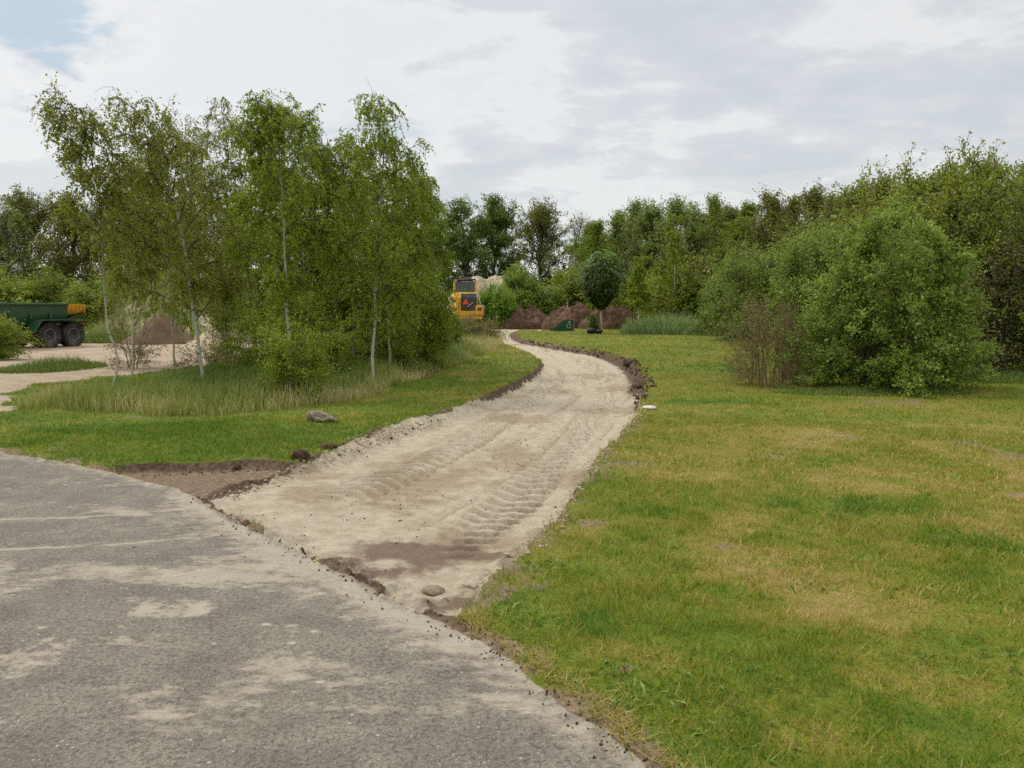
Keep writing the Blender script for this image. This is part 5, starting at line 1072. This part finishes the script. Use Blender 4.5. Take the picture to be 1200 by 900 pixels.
# ------------------------------------------------------------------ wheel loader seen from behind
def loader():
    Yd = 55.5; x_ = (547.5 - 600) / FPX * Yd; z = gz(x_, Yd)
    r = empty('wheel_loader', (x_, Yd, z), math.radians(5)); tag(r, 'yellow wheel loader seen from behind at the end of the track', 'wheel loader')
    Yl = simple('loader_yellow', (.72, .36, .014, 1), .45, dirt=(.20, .12, .06, 1), dirt_amt=.45, spec=.5, scale=4); dk = simple('loader_dark', (.018, .019, .021, 1), .55, dirt=(.07, .06, .05, 1)); gr = simple('loader_grey', (.15, .155, .16, 1), .6, dirt=(.10, .09, .07, 1)); or_ = simple('signal_orange', (.72, .09, .02, 1), .4)
    # counterweight: two lamp blocks joined by a lower beam (local +y = forward, away from us)
    cw = MB(); cw.box((0, .35, 1.22), (1.45, .62, .36), ch=.04)
    cw.box((0, .30, .92), (2.2, .5, .26), ch=.04, taper=(1, 1)); c_ = cw.build('counterweight', Yl, r)
    for sx in (-1, 1):
        b = MB(); b.box((sx * .88, .28, 1.42), (.66, .56, .78), ch=.08, taper=(.9, 1)); q = b.build('counterweight_block', Yl, r)
        MB().box((sx * .90, -.005, 1.52), (.30, .03, .17), ch=.01).build('tail_light', simple('lamp_%d' % (sx > 0), (.13, .03, .015, 1), .35), q)
    # engine hood
    hood = MB(); hood.prism([(.1, 1.4), (.08, 2.35), (.28, 2.62), (1.9, 2.78), (1.9, 1.4)], -.78, .78, 'x'); hood.build('hood', Yl, r)
    gl = MB(); gl.prism([(.07, 1.42), (.045, 2.36), (.26, 2.645), (.30, 2.645), (.12, 2.3), (.12, 1.42)], -.42, .70, 'x')
    g_ = gl.build('grille', dk, r)
    sl = MB()
    for k in range(9): sl.box((.14, .035, 1.52 + k * .095), (1.02, .03, .03))
    sl.build('grille_bars', gr, g_)
    t3 = MB(); t3.prism([(-.34, 1.86), (.14, 1.86), (-.10, 2.28)], -.005, .015, 'y'); t3.build('warning_triangle', or_, r)
    MB().tube((.42, -.0, 1.98), (.05, -.02, 1.70), .03).build('handle', simple('pale_grip', (.5, .48, .44, 1), .5), r)
    # left side yellow tank and rounded hood shoulder, right pale rail
    tk = MB(); tk.lathe((-.86, .5, 2.30), [(0, -.3), (.24, -.28), (.31, -.15), (.31, .25), (.24, .38), (0, .4)], 'y', 16); tk.build('air_cleaner', Yl, r, smooth=True)
    hr = MB()
    P0 = [(.74, .02, 2.62), (.86, -.02, 2.35), (.94, -.02, 1.95), (.94, 0, 1.7)]
    for a, b in zip(P0[:-1], P0[1:]): hr.tube(a, b, .035)
    hr.build('handrail', simple('pale_rail', (.55, .52, .45, 1), .5), r)
    # cab
    x0, x1, y0, y1 = -.88, .72, 1.95, 3.5
    fr = MB()
    for xx in (x0, x1):
        MB().tube((xx, y0, 2.2), (xx * .96, y0 + .08, 3.62), .075, 8).build('pillar', Yl, r); MB().tube((xx, y1, 2.0), (xx * .96, y1 - .1, 3.62), .07, 8).build('pillar', Yl, r)
    fr.box(((x0 + x1) / 2, y0, 2.62), (x1 - x0, .08, .14)); c = fr.build('cab_frame', Yl, r)
    mg_, t, out = mat('cab_glass'); principled(t, out, (.02, .035, .035, 1), .08, .8)
    gb = MB(); gb.box(((x0 + x1) / 2, y0 + .05, 3.1), (x1 - x0 - .12, .02, .86)); gb.build('rear_window', mg_, c)
    for xx in (x0, x1): MB().box((xx * .985, (y0 + y1) / 2, 3.05), (.02, y1 - y0 - .2, .95)).build('side_window', mg_, c)
    MB().box(((x0 + x1) / 2, y1, 2.95), (x1 - x0 - .1, .02, 1.2)).build('windscreen', mg_, c)
    rf = MB(); rf.box(((x0 + x1) / 2, (y0 + y1) / 2, 3.68), (x1 - x0 + .10, y1 - y0 + .25, .16), ch=.05, taper=(.94, .94)); ro = rf.build('roof', dk, r)
    MB().box(((x0 + x1) / 2 + .2, (y0 + .05), 3.79), (.6, .2, .1), ch=.02).build('air_vent', gr, ro)
    bc = MB(); bc.lathe((x0 + .45, y0 + .2, 3.76), [(.075, 0), (.075, .12), (.06, .17), (0, .19)], 'z', 12); bc.build('beacon', or_, ro)
    for sx, xx in ((-1, x0 + .12), (1, x1 - .12)): MB().box((xx, y0 - .06, 3.62), (.2, .08, .13), ch=.02).build('work_light', simple('lamp_white_%d' % (sx > 0), (.75, .75, .72, 1), .2), ro)
    MB().tube((.42, 1.3, 2.7), (.42, 1.3, 3.25), .06).build('exhaust', gr, r)
    # fenders and wheels
    for sx in (-1, 1):
        MB().prism([(.55, 1.50), (.85, 1.80), (1.9, 1.80), (2.2, 1.50), (2.2, 1.45), (1.88, 1.74), (.87, 1.74), (.55, 1.44)], sx * .74, sx * 1.30, 'x').build('fender', gr, r)
        wheel(r, (sx * 1.0, 1.3, .76), .80, .58, gr, face=sx); wheel(r, (sx * 1.0, 4.3, .76), .80, .58, gr, face=sx)
        MB().box((sx * .93, 2.7, 1.25), (.55, .9, .9), ch=.05).build('side_steps', dk, r)
    MB().box((0, 2.6, 1.3), (1.2, 4.6, .9), ch=.06).build('chassis', dk, r)
    ar = MB()
    for sx in (-1, 1): ar.prism([(3.4, 2.1), (4.2, 2.2), (6.0, 1.0), (6.0, .6), (5.6, .6), (3.8, 1.7)], sx * .55 - .08, sx * .55 + .08, 'x')
    ar.build('lift_arm', Yl, r)
    MB().prism([(5.9, .15), (6.1, 1.25), (6.25, 1.3), (6.05, .25), (7.2, .15), (7.2, .08)], -1.3, 1.3, 'x').build('bucket', gr, r)
    for sx in (-1, 1): MB().prism([(5.9, .15), (6.1, 1.25), (7.2, .12)], sx * 1.3, sx * 1.26, 'x').build('bucket_side', gr, r)
loader()

# ------------------------------------------------------------------ sky, sun, camera
SUN_EL, SUN_AZ = math.radians(50), math.radians(305)      # azimuth clockwise from +Y: from the front left
w = bpy.data.worlds.new('World'); SC.world = w; w.use_nodes = True; t = NT(w.node_tree); t.n.clear()
out = t.new('ShaderNodeOutputWorld'); bg = t.new('ShaderNodeBackground'); bg.inputs[1].default_value = .1
sky = t.new('ShaderNodeTexSky', sky_type='NISHITA'); sky.sun_disc = False; sky.sun_elevation = SUN_EL; sky.sun_rotation = SUN_AZ; sky.air_density = 1.2; sky.dust_density = 2.0
co = t.new('ShaderNodeTexCoord').outputs['Generated']
sp = t.new('ShaderNodeSeparateXYZ'); t.l.new(co, sp.inputs[0]); zc = t.m('MAXIMUM', sp.outputs[2], 0.0)
den = t.m('ADD', zc, .16); cb_ = t.new('ShaderNodeCombineXYZ'); t.l.new(t.m('DIVIDE', sp.outputs[0], den), cb_.inputs[0]); t.l.new(t.m('DIVIDE', sp.outputs[1], den), cb_.inputs[1])
pl = t.map(cb_.outputs[0], (1, 1, 1), (2.3, 5.1, 0))
n1 = t.noise(pl, 1.0, 10, .56, .3); n2 = t.noise(t.map(pl, (1, 1.2, 1), (9, 1, 3)), 3.4, 10, .6, .4); n3 = t.noise(t.map(pl, (.8, 1.3, 1), (1, 8, 2)), .45, 4, .5)
f = t.m('ADD', t.m('MULTIPLY', n1, .7), t.m('MULTIPLY', n2, .30)); f = t.m('ADD', f, t.m('MULTIPLY', n3, .2))
shade = t.ss(f, .52, .74)
cl = t.mix(shade, (6.25, 6.3, 6.3, 1), (4.75, 5.05, 5.25, 1))
puff = t.m('MULTIPLY', t.ss(f, .64, .60), t.ss(f, .54, .595)); cl = t.mix(t.m('MULTIPLY', puff, .42), cl, (7.2, 7.05, 6.85, 1))
gapf = t.m('MULTIPLY', t.ss(t.noise(t.map(pl, (1, 1, 1), (7.3, 2, 7)), 1.4, 8, .58), .62, .72), .55)
cl = t.mix(gapf, cl, (3.9, 4.7, 5.3, 1))
dv = Vector(ray(55, 6)).normalized(); dt = t.new('ShaderNodeVectorMath', operation='DOT_PRODUCT'); t.l.new(co, dt.inputs[0]); dt.inputs[1].default_value = dv
bl = t.ss(t.m('ADD', dt.outputs['Value'], t.m('MULTIPLY', t.m('SUBTRACT', n2, .5), .010)), .9982, .9999)
cl = t.mix(t.m('MULTIPLY', bl, .75), cl, (3.4, 4.4, 5.3, 1))
cl = t.mix(t.ss(zc, .0, .22, .55, 0), cl, (6.0, 6.15, 6.2, 1))
# overcast skies are brighter overhead
zen = t.ss(zc, .32, .85, 1.0, 2.1); mul = t.new('ShaderNodeVectorMath', operation='SCALE'); t.l.new(cl, mul.inputs[0]); t.l.new(zen, mul.inputs['Scale'])
fin = t.mix(.12, mul.outputs[0], sky.outputs[0]); t.l.new(fin, bg.inputs[0]); t.l.new(bg.outputs[0], out.inputs[0])
ld = bpy.data.lights.new('sun', 'SUN'); ld.energy = 1.5; ld.angle = math.radians(10); ld.color = (1, .95, .87); lo_ = bpy.data.objects.new('sun', ld); COL.objects.link(lo_)
sd = Vector((math.sin(SUN_AZ) * math.cos(SUN_EL), math.cos(SUN_AZ) * math.cos(SUN_EL), math.sin(SUN_EL))); lo_.rotation_euler = sd.to_track_quat('Z', 'Y').to_euler()
lo_.location = (0, -5, 30)
cam = bpy.data.cameras.new('camera'); co_ = bpy.data.objects.new('camera', cam); COL.objects.link(co_); cam.sensor_width = 36; cam.lens = FPX / 1200 * 36; cam.clip_start = .1; cam.clip_end = 6000
co_.location = (0, 0, CAMH); co_.rotation_euler = (PI / 2 - PITCH, 0, 0); SC.camera = co_
SC.view_settings.view_transform = 'Standard'; SC.view_settings.look = 'None'; SC.view_settings.exposure = .42; SC.view_settings.gamma = 1
SC.render.resolution_x, SC.render.resolution_y = 1024, 768
SC.cycles.max_bounces = 6; SC.cycles.transmission_bounces = 3; SC.cycles.diffuse_bounces = 3; SC.cycles.use_denoising = False
print('tris-ish', sum(len(o.data.polygons) for o in bpy.data.objects if o.type == 'MESH'))
